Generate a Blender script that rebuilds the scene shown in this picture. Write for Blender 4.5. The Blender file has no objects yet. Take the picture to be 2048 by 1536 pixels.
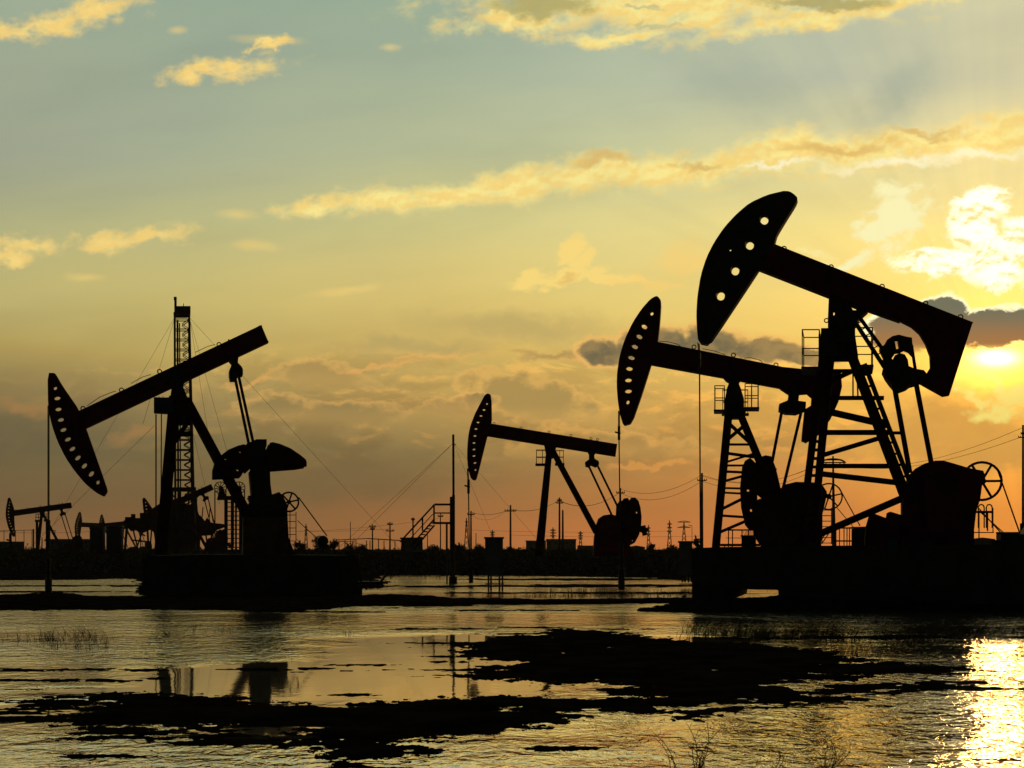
import bpy, math, random
import numpy as np
from mathutils import Vector, noise as mnoise
from mathutils.geometry import tessellate_polygon
random.seed(7)
S = bpy.context.scene
COL = S.collection

# ------------------------------------------------------------------ camera
F = 2844.0            # focal length in units of the 2048 px wide frame
HY = 1098.0           # row of the horizon
CH = 1.7              # eye height
cam = bpy.data.cameras.new("camera")
cam.lens = 36.0 * F / 2048.0
cam.sensor_width = 36.0
cam.shift_y = (HY - 768.0) / 2048.0
cam.clip_start = 0.1
cam.clip_end = 12000.0
cam_ob = bpy.data.objects.new("camera", cam)
cam_ob.location = (0, 0, CH)
cam_ob.rotation_euler = (math.radians(90), 0, 0)
COL.objects.link(cam_ob)
S.camera = cam_ob
S.view_settings.view_transform = 'Standard'
S.view_settings.look = 'None'
S.view_settings.exposure = 0.0
S.view_settings.gamma = 1.0

SUN_AZ = math.atan((1985 - 1024) / F)      # to the right of the view axis
SUN_EL = math.atan((HY - 712) / F * math.cos(SUN_AZ))

# ------------------------------------------------------------------ sky
def lin(c):
    c = [v / 255.0 for v in c[:3]]
    return tuple([v / 12.92 if v <= 0.04045 else ((v + 0.055) / 1.055) ** 2.4 for v in c] + [1.0])

class NT:
    def __init__(s, tree):
        s.t = tree; s.n = tree.nodes; s.l = tree.links
    def set(s, sock, v):
        if isinstance(v, bpy.types.NodeSocket): s.l.new(v, sock)
        elif v is not None: sock.default_value = v
    def node(s, kind, **kw):
        n = s.n.new(kind)
        for k, v in kw.items(): setattr(n, k, v)
        return n
    def m(s, op, a, b=None, c=None, clamp=False):
        n = s.node('ShaderNodeMath', operation=op, use_clamp=clamp)
        s.set(n.inputs[0], a); s.set(n.inputs[1], b)
        if c is not None: s.set(n.inputs[2], c)
        return n.outputs[0]
    def vm(s, op, a, b=None, scale=None):
        n = s.node('ShaderNodeVectorMath', operation=op)
        s.set(n.inputs[0], a); s.set(n.inputs[1], b)
        if scale is not None: s.set(n.inputs['Scale'], scale)
        return n.outputs['Value'] if op in ('LENGTH', 'DOT_PRODUCT') else n.outputs[0]
    def xyz(s, x, y, z=0.0):
        n = s.node('ShaderNodeCombineXYZ')
        s.set(n.inputs[0], x); s.set(n.inputs[1], y); s.set(n.inputs[2], z)
        return n.outputs[0]
    def sep(s, v):
        n = s.node('ShaderNodeSeparateXYZ'); s.set(n.inputs[0], v)
        return n.outputs[0], n.outputs[1], n.outputs[2]
    def step(s, v, a, b, lo=0.0, hi=1.0):
        n = s.node('ShaderNodeMapRange', interpolation_type='SMOOTHSTEP')
        s.set(n.inputs['Value'], v); n.inputs['From Min'].default_value = a; n.inputs['From Max'].default_value = b
        n.inputs['To Min'].default_value = lo; n.inputs['To Max'].default_value = hi
        return n.outputs[0]
    def mix(s, f, a, b, blend='MIX'):
        n = s.node('ShaderNodeMix', data_type='RGBA', blend_type=blend, clamp_factor=True)
        s.set(n.inputs[0], f); s.set(n.inputs[6], a); s.set(n.inputs[7], b)
        return n.outputs[2]
    def vmix(s, f, a, b):
        n = s.node('ShaderNodeMix', data_type='VECTOR', clamp_factor=True)
        a = a[:3] if isinstance(a, tuple) else a; b = b[:3] if isinstance(b, tuple) else b
        s.set(n.inputs[0], f); s.set(n.inputs[4], a); s.set(n.inputs[5], b)
        return n.outputs[1]
    def noise(s, v, scale, detail=5, rough=0.55, dist=0.0, color=False):
        n = s.node('ShaderNodeTexNoise', noise_dimensions='3D')
        s.set(n.inputs['Vector'], v); n.inputs['Scale'].default_value = scale
        n.inputs['Detail'].default_value = detail; n.inputs['Roughness'].default_value = rough
        n.inputs['Distortion'].default_value = dist
        return n.outputs['Color'] if color else n.outputs[0]
    def ramp(s, v, cols):
        n = s.node('ShaderNodeValToRGB'); cr = n.color_ramp
        k = len(cols)
        while len(cr.elements) < k: cr.elements.new(0.5)
        for i, c in enumerate(cols):
            cr.elements[i].position = i / (k - 1.0)
        for i, c in enumerate(cols):
            cr.elements[i].color = c
        s.set(n.inputs[0], v)
        return n.outputs[0]
    def ell(s, v, lst):
        """smallest normalised distance to a set of ellipses (cx, cy, rx, ry, degrees)"""
        d = None
        for e in lst:
            cx, cy, rx, ry = e[:4]; a = math.radians(e[4]) if len(e) > 4 else 0.0
            q = s.vm('SUBTRACT', v, (cx / 100, cy / 100, 0))
            if abs(a) < 1e-4:
                q = s.vm('MULTIPLY', q, (100 / rx, 100 / ry, 1))
                L = s.vm('DOT_PRODUCT', q, q)
            else:
                p1 = s.vm('DOT_PRODUCT', q, (math.cos(a) * 100 / rx, math.sin(a) * 100 / rx, 0))
                p2 = s.vm('DOT_PRODUCT', q, (-math.sin(a) * 100 / ry, math.cos(a) * 100 / ry, 0))
                L = s.m('MULTIPLY_ADD', p1, p1, s.m('MULTIPLY', p2, p2))
            d = L if d is None else s.m('MINIMUM', d, L)
        d = s.m('SQRT', d)
        return d

def build_world():
    w = bpy.data.worlds.new("World"); S.world = w; w.use_nodes = True
    w.cycles.sampling_method = 'MANUAL'; w.cycles.sample_map_resolution = 512
    T = NT(w.node_tree); T.n.clear()
    g = T.node('ShaderNodeTexCoord').outputs['Generated']
    x, y, z = T.sep(g)
    ym = T.m('MAXIMUM', y, 0.12)
    U = T.m('ADD', T.m('MULTIPLY', T.m('DIVIDE', x, ym), F / 100), 10.24)
    V = T.m('SUBTRACT', HY / 100, T.m('MULTIPLY', T.m('DIVIDE', z, ym), F / 100))
    V = T.m('MINIMUM', V, 10.98)
    uv = T.xyz(U, V, 0.0)
    # slow wobble of the gradient
    wx = T.m('SUBTRACT', T.noise(T.xyz(T.m('MULTIPLY', U, 0.35), V, 3.3), 0.45, 3, 0.5), 0.5)
    wy = T.m('SUBTRACT', T.noise(T.xyz(T.m('MULTIPLY', U, 0.35), V, 13.3), 0.45, 3, 0.5), 0.5)
    Ug = T.m('ADD', U, T.m('MULTIPLY', wx, 3.0))
    Vg = T.m('ADD', V, T.m('MULTIPLY', wy, 0.9))
    un = T.m('DIVIDE', Ug, 20.48)
    rows = [
     (-9.0, [(126,146,140),(126,146,140),(130,150,142),(138,154,142),(150,160,142),(160,164,142)]),
     (-3.0, [(146,166,152),(144,166,152),(148,170,152),(162,176,156),(176,184,158),(190,190,158)]),
     (0.0,  [(160,174,150),(152,170,149),(155,174,152),(172,186,162),(192,196,166),(214,208,168)]),
     (1.5,  [(160,169,145),(160,172,148),(168,180,153),(182,191,164),(190,194,168),(216,209,168)]),
     (3.0,  [(160,166,143),(168,176,148),(182,188,150),(202,204,158),(222,214,160),(242,224,158)]),
     (4.5,  [(182,180,132),(190,187,134),(208,200,136),(228,214,142),(242,223,142),(255,234,150)]),
     (6.0,  [(194,180,114),(206,188,115),(220,196,118),(234,208,122),(250,218,124),(255,226,126)]),
     (7.0,  [(176,154,90),(194,168,96),(210,178,100),(226,190,102),(246,203,104),(255,210,104)]),
     (8.0,  [(138,120,78),(160,136,85),(186,153,87),(214,169,89),(234,181,88),(240,180,86)]),
     (9.0,  [(114,101,69),(126,111,72),(148,124,76),(182,142,79),(208,156,80),(232,164,74)]),
     (10.0, [(124,99,65),(134,104,65),(158,113,68),(196,130,68),(222,142,70),(252,156,66)]),
     (10.8, [(156,109,68),(156,107,63),(178,114,63),(218,129,67),(236,136,67),(254,150,62)]),
    ]
    c = T.ramp(un, [lin(k) for k in rows[0][1]])
    for i in range(1, len(rows)):
        f = T.m('MINIMUM', T.m('MAXIMUM', T.m('DIVIDE', T.m('SUBTRACT', Vg, rows[i-1][0]), rows[i][0] - rows[i-1][0]), 0.0), 1.0)
        c = T.mix(f, c, T.ramp(un, [lin(k) for k in rows[i][1]]))
    c = T.vm('MULTIPLY', c, (1.0, 1.0, 1.0))
    # cloud coordinates with ragged edges
    wv = T.xyz(T.m('MULTIPLY', U, 0.9), T.m('MULTIPLY', V, 1.15), 1.7)
    wn = T.xyz(T.m('SUBTRACT', T.noise(wv, 1.1, 7, 0.62), 0.5), T.m('SUBTRACT', T.noise(T.vm('ADD', wv, (5.2, 7.7, 3.1)), 1.1, 7, 0.62), 0.5))
    cv = T.vm('ADD', uv, T.vm('MULTIPLY', wn, (1.3, 1.05, 0.0)))
    cs = T.vm('ADD', uv, T.vm('MULTIPLY', wn, (0.75, 0.70, 0.0)))
    csm = T.vm('ADD', uv, T.vm('MULTIPLY', wn, (0.4, 0.18, 0.0)))
    stv = T.xyz(T.m('MULTIPLY', U, 1.05), T.m('MULTIPLY', T.m('ADD', V, T.m('MULTIPLY', U, 0.1)), 1.5), 0.0)
    fine = T.noise(stv, 1.7, 8, 0.57, 0.15)
    fine0 = T.m('SUBTRACT', fine, 0.5)
    stv2 = T.vm('ADD', stv, (0.03, 0.16, 0.0))
    fine2 = T.noise(stv2, 1.7, 8, 0.57, 0.15)
    relief = T.m('SUBTRACT', fine2, fine)      # > 0 where a puff's upper edge is
    # soft veils : broad slightly darker / lighter bands
    veil = T.noise(T.xyz(T.m('MULTIPLY', U, 0.25), T.m('ADD', V, T.m('MULTIPLY', U, 0.12)), 9.0), 0.9, 3, 0.5)
    c = T.vmix(T.step(veil, 0.45, 0.72, 0.0, 0.34), c, T.vm('MULTIPLY', c, (0.80, 0.82, 0.86)))
    c = T.vmix(T.step(veil, 0.55, 0.28, 0.0, 0.34), c, T.vm('MULTIPLY', c, (1.12, 1.08, 0.98)))

    # low bank of grey-gold cumulus
    lv = T.xyz(T.m('MULTIPLY', U, 0.62), T.m('MULTIPLY', V, 1.5), 5.0)
    n1 = T.noise(lv, 0.85, 8, 0.60, 0.4)
    n2 = T.noise(T.vm('ADD', lv, (0.05, 0.20, 0.0)), 0.85, 8, 0.60, 0.4)
    lit = T.m('SUBTRACT', n2, n1)
    bank = T.m('MULTIPLY', T.step(V, 6.7, 7.5), T.step(V, 9.9, 8.8))
    bank = T.m('MULTIPLY', bank, T.step(U, 1.0, 6.0, 0.35, 1.0))
    body = T.m('MULTIPLY', T.step(n1, 0.46, 0.60), bank)
    c = T.vmix(T.m('MULTIPLY', body, 0.55), c, T.vm('MULTIPLY', c, (0.74, 0.70, 0.72)))
    c = T.vmix(T.m('MULTIPLY', T.step(lit, 0.012, 0.11), T.m('MULTIPLY', bank, 0.62)), c, T.vm('MULTIPLY', c, (1.50, 1.26, 1.02)))

    def layer(c, ells, col, thr=0.0, soft=0.3, amp=1.4, op=1.0, vec=None, nz=None):
        d = T.m('SUBTRACT', 1.0, T.ell(vec or cv, ells))
        d = T.m('ADD', d, T.m('MULTIPLY', nz or fine0, amp))
        a = T.m('MULTIPLY', T.step(d, thr, thr + soft), op)
        return T.vmix(a, c, col if not isinstance(col, tuple) else lin(col)), d
    # grey-violet shadow fans
    c, _ = layer(c, [(1030,655,240,36,3),(820,690,200,22,0)], (178,160,104), -0.3, 1.2, 0.3, 0.55)
    c, _ = layer(c, [(1480,160,220,80,20),(1800,190,160,60,-50)], (166,176,156), -0.3, 1.3, 0.3, 0.6)
    c, _ = layer(c, [(60,860,330,60,2)], (104,96,70), -0.3, 1.2, 0.5, 0.5)
    c, _ = layer(c, [(650,960,420,55,-2)], (108,98,64), -0.3, 1.2, 0.5, 0.5)
    # low cumulus : sunlit crests, bodies that melt away downwards
    for es, bodycol, rim, vb in [
        ([(640,752,105,30,0),(730,790,110,30,6)], (176,146,86), (226,178,98), 7.9),
        ([(1060,800,150,52,12),(1000,775,60,32)], (176,146,84), (236,184,98), 8.6),
        ([(690,830,150,34,4),(560,815,90,30)], (152,130,80), (218,172,96), 8.6),
        ([(890,822,75,26,-8),(960,808,45,22)], (156,130,80), (234,178,98), 8.4),
        ([(1300,920,180,50,4),(1150,895,130,40,0)], (176,138,76), (232,176,92), 9.3),
        ([(1320,800,80,20,0)], (200,158,84), (240,186,96), 8.1)]:
        dd = T.m('SUBTRACT', 1.0, T.ell(cs, es))
        dd = T.m('ADD', dd, T.m('MULTIPLY', fine0, 1.3))
        fd = T.step(V, vb, vb - 0.55)
        c = T.vmix(T.m('MULTIPLY', T.step(dd, -0.10, 0.12, 0, 0.6), fd), c, lin(rim))
        c = T.vmix(T.m('MULTIPLY', T.step(dd, 0.02, 0.45, 0, 0.95), fd), c, lin(bodycol))
    # warm orange wisps
    c, _ = layer(c, [(760,728,110,8,-3),(880,712,120,6,-2),(1180,720,90,10,-2),(480,770,60,10,-10)], (236,176,98), -0.1, 0.7, 1.5, 0.6)
    c, _ = layer(c, [(270,870,60,14,-15),(60,805,70,18,5)], (176,130,76), -0.6, 1.6, 1.0, 0.6)
    c, _ = layer(c, [(1300,925,120,10,0),(1700,930,90,10,0),(1950,935,80,14,-4),(1560,900,60,8)], (244,168,82), -0.1, 0.7, 1.6, 0.55)
    # dark slate cloud crossing behind the heads
    K = [(1205,700,56,32,0),(1270,694,60,30,0),(1330,690,80,40,0),(1420,690,110,38,0),(1530,702,110,30,3),(1620,712,70,18,0)]
    c, _ = layer(c, [(1110,712,80,10,0)], (176,140,86), -0.4, 1.2, 1.0, 0.7)
    c, d = layer(c, K, (246,190,104), -0.22, 0.35, 1.1, 0.75, vec=cs)
    slate = T.vmix(T.step(fine, 0.35, 0.65), lin((92,92,74)), lin((146,124,82)))
    c = T.vmix(T.step(d, 0.06, 0.44, 0, 0.92), c, slate)
    # pale gold clouds
    gold = T.vmix(T.step(relief, -0.12, 0.14), lin((249,211,122)), lin((254,222,132)))
    goldR = T.vmix(T.step(relief, -0.12, 0.14), lin((250,216,126)), lin((255,236,148)))
    c, _ = layer(c, [(60,52,190,26,-5),(180,25,120,24,-8),(455,132,125,26,-6),(395,145,60,18),(540,88,50,8)], gold, -0.25, 1.2, 2.4, 0.95)
    c, _ = layer(c, [(60,488,95,26,0),(230,478,110,26,-14),(300,468,90,16,0),(15,510,70,14)], gold, -0.25, 1.2, 2.2, 0.9)
    c, _ = layer(c, [(690,582,60,9,-8),(510,492,45,12,0),(175,555,35,9),(355,60,16,9),(780,96,18,8),(480,428,40,11),(545,80,60,10,4)], gold, -0.5, 1.6, 1.6, 0.45, vec=csm)
    c, _ = layer(c, [(1350,10,480,64,-1),(1020,45,160,26,-2),(1240,70,150,22,-6),(1620,40,300,26,-9),(1800,10,220,20,-12)], goldR, -0.25, 1.1, 2.0, 0.95)
    c, _ = layer(c, [(1090,15,125,30,0),(1640,2,150,20,0)], (176,166,104), -0.1, 0.7, 1.2, 0.85)
    c, _ = layer(c, [(1300,45,60,7),(1290,8,40,5)], (190,190,140), -0.1, 0.6, 1.0, 0.7)
    streak = [(640,412,95,20,-3),(760,400,115,30,-4),(900,388,135,32,-5),(1040,368,135,36,-8),(1180,350,150,42,-6),
              (1330,342,135,42,-5),(1450,330,120,40,-8),(1580,308,115,56,-4),(1720,306,140,44,0),(1870,292,140,38,-3),(2010,272,130,48,-6),(2140,260,140,44,-6)]
    c, d = layer(c, streak, goldR, -0.25, 0.95, 1.8, 0.96, vec=cs)
    c, _ = layer(c, [(1215,326,62,13,0),(1680,302,110,12,-2),(1850,276,90,10,0),(1400,330,70,8)], (216,178,102), -0.4, 1.2, 1.2, 0.7)
    c, _ = layer(c, [(1790,330,140,9,-4),(1960,308,130,10,-6),(1560,335,90,6,-2)], (255,248,205), -0.5, 1.5, 2.0, 0.85)
    c, _ = layer(c, [(1148,490,30,24,-60),(1175,515,18,26,0),(1090,555,75,18,-8),(1210,552,70,14,4),(1150,545,60,18)], (253,220,126), -0.2, 0.7, 1.6, 0.9)
    c, _ = layer(c, [(1380,515,65,38,0),(1290,560,90,14)], (252,210,118), -0.2, 1.0, 1.0, 0.6)
    c, _ = layer(c, [(1140,553,40,8,-5)], (226,184,104), -0.1, 0.8, 1.0, 0.6)
    # warm veil round the sun
    sv = T.vm('SUBTRACT', uv, (19.86, 7.16, 0))
    r = T.vm('LENGTH', sv)
    glow = T.m('EXPONENT', T.m('MULTIPLY', T.m('POWER', r, 1.3), -0.42))
    c = T.vm('ADD', c, T.vm('SCALE', (0.90, 0.42, 0.02), scale=glow))
    sx_, sy_, sz_ = T.sep(sv)
    ang = T.m('ARCTAN2', sy_, sx_)
    ray = T.noise(T.xyz(ang, 0.0, 4.0), 4.5, 3, 0.6)
    fal = T.m('MULTIPLY', T.step(r, 0.3, 2.0), T.step(r, 14.0, 5.0))
    c = T.vmix(T.m('MULTIPLY', fal, T.step(ray, 0.52, 0.36, 0.0, 0.16)), c, T.vm('MULTIPLY', c, (0.62, 0.68, 0.8)))
    c = T.vmix(T.m('MULTIPLY', fal, T.step(ray, 0.5, 0.66, 0.0, 0.14)), c, T.vm('MULTIPLY', c, (1.4, 1.28, 1.05)))
    # brilliant cumulus above the sun
    hot = T.vmix(T.step(relief, -0.16, 0.05), lin((255,232,150)), (1.5, 1.4, 1.0, 1))
    c, _ = layer(c, [(1790,432,66,50,-50),(1760,455,50,30),(1690,520,60,14,-20)], (255,246,185), -0.35, 0.9, 3.4, 1.0)
    c, _ = layer(c, [(1968,402,66,36,-10),(1950,450,56,46,0),(1985,500,105,46,10),(1900,528,145,36,-3),(1995,548,95,38,10),(2060,490,95,66)], hot, -0.05, 0.5, 2.0, 1.0)
    c, _ = layer(c, [(1720,525,70,12,-20),(1620,500,60,10,10)], (255,240,165), 0.0, 0.8, 2.0, 0.6)
    # lower bright breaks and the tan bank in front of the sun
    c, _ = layer(c, [(1900,860,200,95,0),(1990,900,160,60)], (212,156,76), -0.15, 0.7, 0.8, 0.75)
    c, _ = layer(c, [(1990,818,62,24,0),(2040,790,50,22),(1950,790,50,12,30),(1990,770,60,8,30)], (255,228,120), -0.3, 1.1, 3.2, 1.0)
    # the sun itself and its hot gap between the clouds
    core = T.ell(uv, [(1992,716,38,15,0)])
    core2 = T.ell(uv, [(1996,724,95,42,-8)])
    c = T.vm('ADD', c, T.vm('SCALE', (5.5, 4.0, 1.5), scale=T.m('EXPONENT', T.m('MULTIPLY', T.m('POWER', core, 2.0), -1.0))))
    c = T.vm('ADD', c, T.vm('SCALE', (1.5, 0.80, 0.12), scale=T.m('EXPONENT', T.m('MULTIPLY', T.m('POWER', core2, 2.0), -1.0))))
    # slate cloud over the sun, silver lining
    J = [(1905,630,42,42,0),(1865,640,50,40,0),(1800,655,70,50,0),(1990,660,80,42,-4),(2060,650,80,42)]
    dj = T.m('ADD', T.m('SUBTRACT', 1.0, T.ell(cs, J)), T.m('MULTIPLY', fine0, 0.5))
    up = T.step(V, 7.0, 6.55)
    c = T.vmix(T.m('MULTIPLY', T.step(dj, -0.16, 0.02), up), c, (1.25, 1.08, 0.62, 1))
    jc = T.vmix(T.step(V, 6.1, 7.0), lin((120,117,94)), lin((176,124,70)))
    c = T.vmix(T.m('MULTIPLY', T.step(dj, 0.02, 0.16), T.step(V, 7.2, 6.85)), c, jc)
    # other side of the sky : a plain clear dusk from the sky texture
    sky = T.node('ShaderNodeTexSky', sky_type='NISHITA', sun_disc=False)
    sky.sun_elevation = SUN_EL; sky.sun_rotation = SUN_AZ
    sky.air_density = 1.2; sky.dust_density = 2.0
    back = T.vm('SCALE', sky.outputs[0], scale=0.005)
    ff = T.m('MULTIPLY', T.step(y, 0.15, 0.85), T.step(z, 0.80, 0.42))
    c = T.vmix(ff, back, c)
    bg = T.node('ShaderNodeBackground'); T.l.new(c, bg.inputs[0]); bg.inputs[1].default_value = 1.0
    out = T.node('ShaderNodeOutputWorld'); T.l.new(bg.outputs[0], out.inputs[0])
build_world()

sl = bpy.data.lights.new("sun", 'SUN'); sl.energy = 0.07; sl.angle = math.radians(1.5); sl.color = (1.0, 0.52, 0.16)
so = bpy.data.objects.new("sun", sl); COL.objects.link(so)
sd = Vector((math.sin(SUN_AZ) * math.cos(SUN_EL), math.cos(SUN_AZ) * math.cos(SUN_EL), math.sin(SUN_EL)))
so.rotation_euler = (-sd).to_track_quat('-Z', 'Y').to_euler()
#--BODY--
# ------------------------------------------------------------------ materials
def mat(name, col, rough=0.8, var=0.25, scale=3.0, spec=0.12, metal=0.0, bump=0.0, col2=None):
    m = bpy.data.materials.new(name); m.use_nodes = True
    T = NT(m.node_tree); b = T.n['Principled BSDF']
    co = T.node('ShaderNodeTexCoord').outputs['Object']
    n = T.noise(co, scale, 6, 0.6)
    c2 = col2 or tuple(v * (1 - var) for v in col)
    c1 = tuple(min(1, v * (1 + var)) for v in col) if col2 is None else col
    T.l.new(T.mix(T.step(n, 0.35, 0.68), tuple(c1) + (1,), tuple(c2) + (1,)), b.inputs['Base Color'])
    b.inputs['Roughness'].default_value = rough
    b.inputs['Specular IOR Level'].default_value = spec
    b.inputs['Metallic'].default_value = metal
    if bump:
        bn = T.node('ShaderNodeBump'); bn.inputs['Strength'].default_value = bump; bn.inputs['Distance'].default_value = 0.02
        T.l.new(T.noise(co, scale * 6, 4, 0.6), bn.inputs['Height']); T.l.new(bn.outputs[0], b.inputs['Normal'])
    return m
M = {
 'red': mat('red_paint', (0.16, 0.018, 0.010), 0.6, 0.3, 1.5, 0.15, col2=(0.06, 0.02, 0.012)),
 'rust': mat('rusty_steel', (0.05, 0.022, 0.014), 0.85, 0.4, 2.5, 0.08, bump=0.3),
 'steel': mat('dark_steel', (0.035, 0.033, 0.030), 0.6, 0.3, 3.0, 0.2),
 'galv': mat('galvanised_steel', (0.10, 0.10, 0.10), 0.6, 0.2, 3.0, 0.2),
 'conc': mat('concrete', (0.06, 0.058, 0.052), 0.95, 0.3, 1.2, 0.05, bump=0.3),
 'yellow': mat('yellow_paint', (0.22, 0.14, 0.02), 0.7, 0.3, 2.0, 0.1, col2=(0.05, 0.04, 0.02)),
 'blue': mat('blue_paint', (0.03, 0.07, 0.11), 0.7, 0.2, 1.0, 0.1),
 'grey': mat('grey_sheet_metal', (0.13, 0.14, 0.14), 0.8, 0.2, 1.0, 0.08),
 'wood': mat('weathered_pole_wood', (0.06, 0.045, 0.032), 0.9, 0.3, 4.0, 0.05),
 'wire': mat('cable', (0.05, 0.045, 0.04), 0.7, 0.1, 1.0, 0.1),
 'leaf': mat('dark_leaves', (0.05, 0.06, 0.025), 0.9, 0.4, 2.0, 0.05),
 'grass': mat('dry_grass', (0.08, 0.07, 0.03), 0.9, 0.4, 2.0, 0.05),
 'bark': mat('bark', (0.05, 0.04, 0.03), 0.9, 0.3, 4.0, 0.05),
}

# ------------------------------------------------------------------ geometry helpers
class Frame:
    """An upright plane standing on the ground at px column px0, distance Y0, turned by yaw degrees."""
    def __init__(s, px0, Y0, yaw=0.0):
        s.o = Vector(((px0 - 1024) / F * Y0, Y0, 0))
        a = math.atan2(s.o.x, s.o.y) + math.radians(yaw)
        s.n = Vector((math.sin(a), math.cos(a), 0))     # pointing away from the camera
        s.h = Vector((math.cos(a), -math.sin(a), 0))
        s.Y = Y0
    def __call__(s, px, py, t=0.0):
        r = Vector(((px - 1024) / F, 1.0, (HY - py) / F))
        k = s.o.dot(s.n) / r.dot(s.n)
        return Vector((0, 0, CH)) + r * k + s.n * t
    def w(s, n): return n / F * s.Y

class MB:
    def __init__(s): s.v = []; s.f = []
    def add(s, vs, fs):
        o = len(s.v); s.v += [tuple(v) for v in vs]; s.f += [tuple(i + o for i in f) for f in fs]; return s
    def bar(s, a, b, w, d, n=None, w2=None):
        """rectangular bar a-b: width w across (in plane), d deep along n"""
        e = (b - a)
        if e.length < 1e-6: return s
        e.normalize()
        n = Vector((0, 1, 0)) if n is None else n
        if abs(e.dot(n)) > 0.95: n = Vector((0, 0, 1)) if abs(e.z) < 0.9 else Vector((1, 0, 0))
        side = e.cross(n).normalized(); dn = side.cross(e).normalized()
        w2 = w if w2 is None else w2
        vs = []
        for p, ww in ((a, w), (b, w2)):
            for sx, sy in ((-1, -1), (1, -1), (1, 1), (-1, 1)):
                vs.append(p + side * (sx * ww / 2) + dn * (sy * d / 2))
        return s.add(vs, [(0, 3, 2, 1), (4, 5, 6, 7), (0, 1, 5, 4), (1, 2, 6, 5), (2, 3, 7, 6), (3, 0, 4, 7)])
    def tube(s, pts, r, k=6, r2=None):
        pts = [Vector(p) for p in pts]
        r2 = r if r2 is None else r2
        vs = []; n = len(pts)
        for i, p in enumerate(pts):
            e = (pts[min(i + 1, n - 1)] - pts[max(i - 1, 0)]).normalized()
            up = Vector((0, 0, 1)) if abs(e.z) < 0.9 else Vector((1, 0, 0))
            u = e.cross(up).normalized(); v = e.cross(u).normalized()
            rr = r + (r2 - r) * i / max(n - 1, 1)
            for j in range(k):
                a = 2 * math.pi * j / k
                vs.append(p + u * math.cos(a) * rr + v * math.sin(a) * rr)
        fs = [(i * k + j, i * k + (j + 1) % k, (i + 1) * k + (j + 1) % k, (i + 1) * k + j) for i in range(n - 1) for j in range(k)]
        fs += [tuple(range(k))[::-1], tuple((n - 1) * k + j for j in range(k))]
        return s.add(vs, fs)
    def box(s, x0, x1, y0, y1, z0, z1):
        vs = [(x0,y0,z0),(x1,y0,z0),(x1,y1,z0),(x0,y1,z0),(x0,y0,z1),(x1,y0,z1),(x1,y1,z1),(x0,y1,z1)]
        return s.add(vs, [(0,3,2,1),(4,5,6,7),(0,1,5,4),(1,2,6,5),(2,3,7,6),(3,0,4,7)])
    def lathe(s, c, axis, prof, k=20, seg=None):
        """profile [(along axis, radius)] round an axis"""
        axis = axis.normalized(); up = Vector((0,0,1)) if abs(axis.z) < 0.9 else Vector((1,0,0))
        u = axis.cross(up).normalized(); v = axis.cross(u).normalized(); vs = []
        for (t, r) in prof:
            for j in range(k):
                a = 2*math.pi*j/k; vs.append(c + axis*t + u*math.cos(a)*r + v*math.sin(a)*r)
        n = len(prof)
        fs = [(i*k+j, i*k+(j+1)%k, (i+1)*k+(j+1)%k, (i+1)*k+j) for i in range(n-1) for j in range(k)]
        fs += [tuple(range(k))[::-1], tuple((n-1)*k+j for j in range(k))]
        return s.add(vs, fs)
    def ring(s, c, axis, R, r, k=28, q=6):
        axis = axis.normalized(); up = Vector((0,0,1)) if abs(axis.z) < 0.9 else Vector((1,0,0))
        u = axis.cross(up).normalized(); v = axis.cross(u).normalized(); vs = []
        for i in range(k):
            a = 2*math.pi*i/k; e = u*math.cos(a)+v*math.sin(a)
            for j in range(q):
                b = 2*math.pi*j/q; vs.append(c + e*(R + r*math.cos(b)) + axis*(r*1.6*math.sin(b)))
        fs = [(i*q+j, i*q+(j+1)%q, ((i+1)%k)*q+(j+1)%q, ((i+1)%k)*q+j) for i in range(k) for j in range(q)]
        return s.add(vs, fs)
    def prism(s, fr, out, t0, t1, holes=()):
        """outline (px,py) on frame fr pushed out between depths t0..t1, with real holes through it"""
        loops = [[Vector((p[0], -p[1], 0)) for p in L] for L in [out] + list(holes)]
        tri = tessellate_polygon(loops)
        flat = [p for L in [out] + list(holes) for p in L]
        N = len(flat)
        vs = [fr(p[0], p[1], t0) for p in flat] + [fr(p[0], p[1], t1) for p in flat]
        fs = [tuple(t) for t in tri] + [tuple(i + N for i in t[::-1]) for t in tri]
        o = 0
        for L in [out] + list(holes):
            k = len(L)
            for i in range(k):
                a, b = o + i, o + (i + 1) % k
                fs.append((a, b, b + N, a + N))
            o += k
        return s.add(vs, fs)
    def build(s, name, material, parent=None, smooth=False):
        me = bpy.data.meshes.new(name)
        off = parent_world(parent)
        me.from_pydata([tuple(Vector(v) - off) for v in s.v], [], s.f)
        me.validate(); me.update()
        if smooth: me.polygons.foreach_set('use_smooth', [True] * len(me.polygons))
        me.materials.append(material)
        o = bpy.data.objects.new(name, me); COL.objects.link(o)
        if parent is not None: o.parent = parent
        return o

def parent_world(p):
    v = Vector((0, 0, 0))
    while p is not None:
        v += p.location; p = p.parent
    return v

def thing(name, loc, label, cat, group=None):
    o = bpy.data.objects.new(name, None); o.empty_display_size = 0.3; COL.objects.link(o)
    o.location = loc; o['label'] = label; o['category'] = cat
    if group: o['group'] = group
    return o
def tag(o, label, cat, group=None):
    o['label'] = label; o['category'] = cat
    if group: o['group'] = group
    return o
def oval(cx, cy, rx, ry, a=0, k=12):
    a = math.radians(a)
    return [(cx + rx*math.cos(t)*math.cos(a) - ry*math.sin(t)*math.sin(a), cy + rx*math.cos(t)*math.sin(a) + ry*math.sin(t)*math.cos(a)) for t in [2*math.pi*i/k for i in range(k)]]

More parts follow.
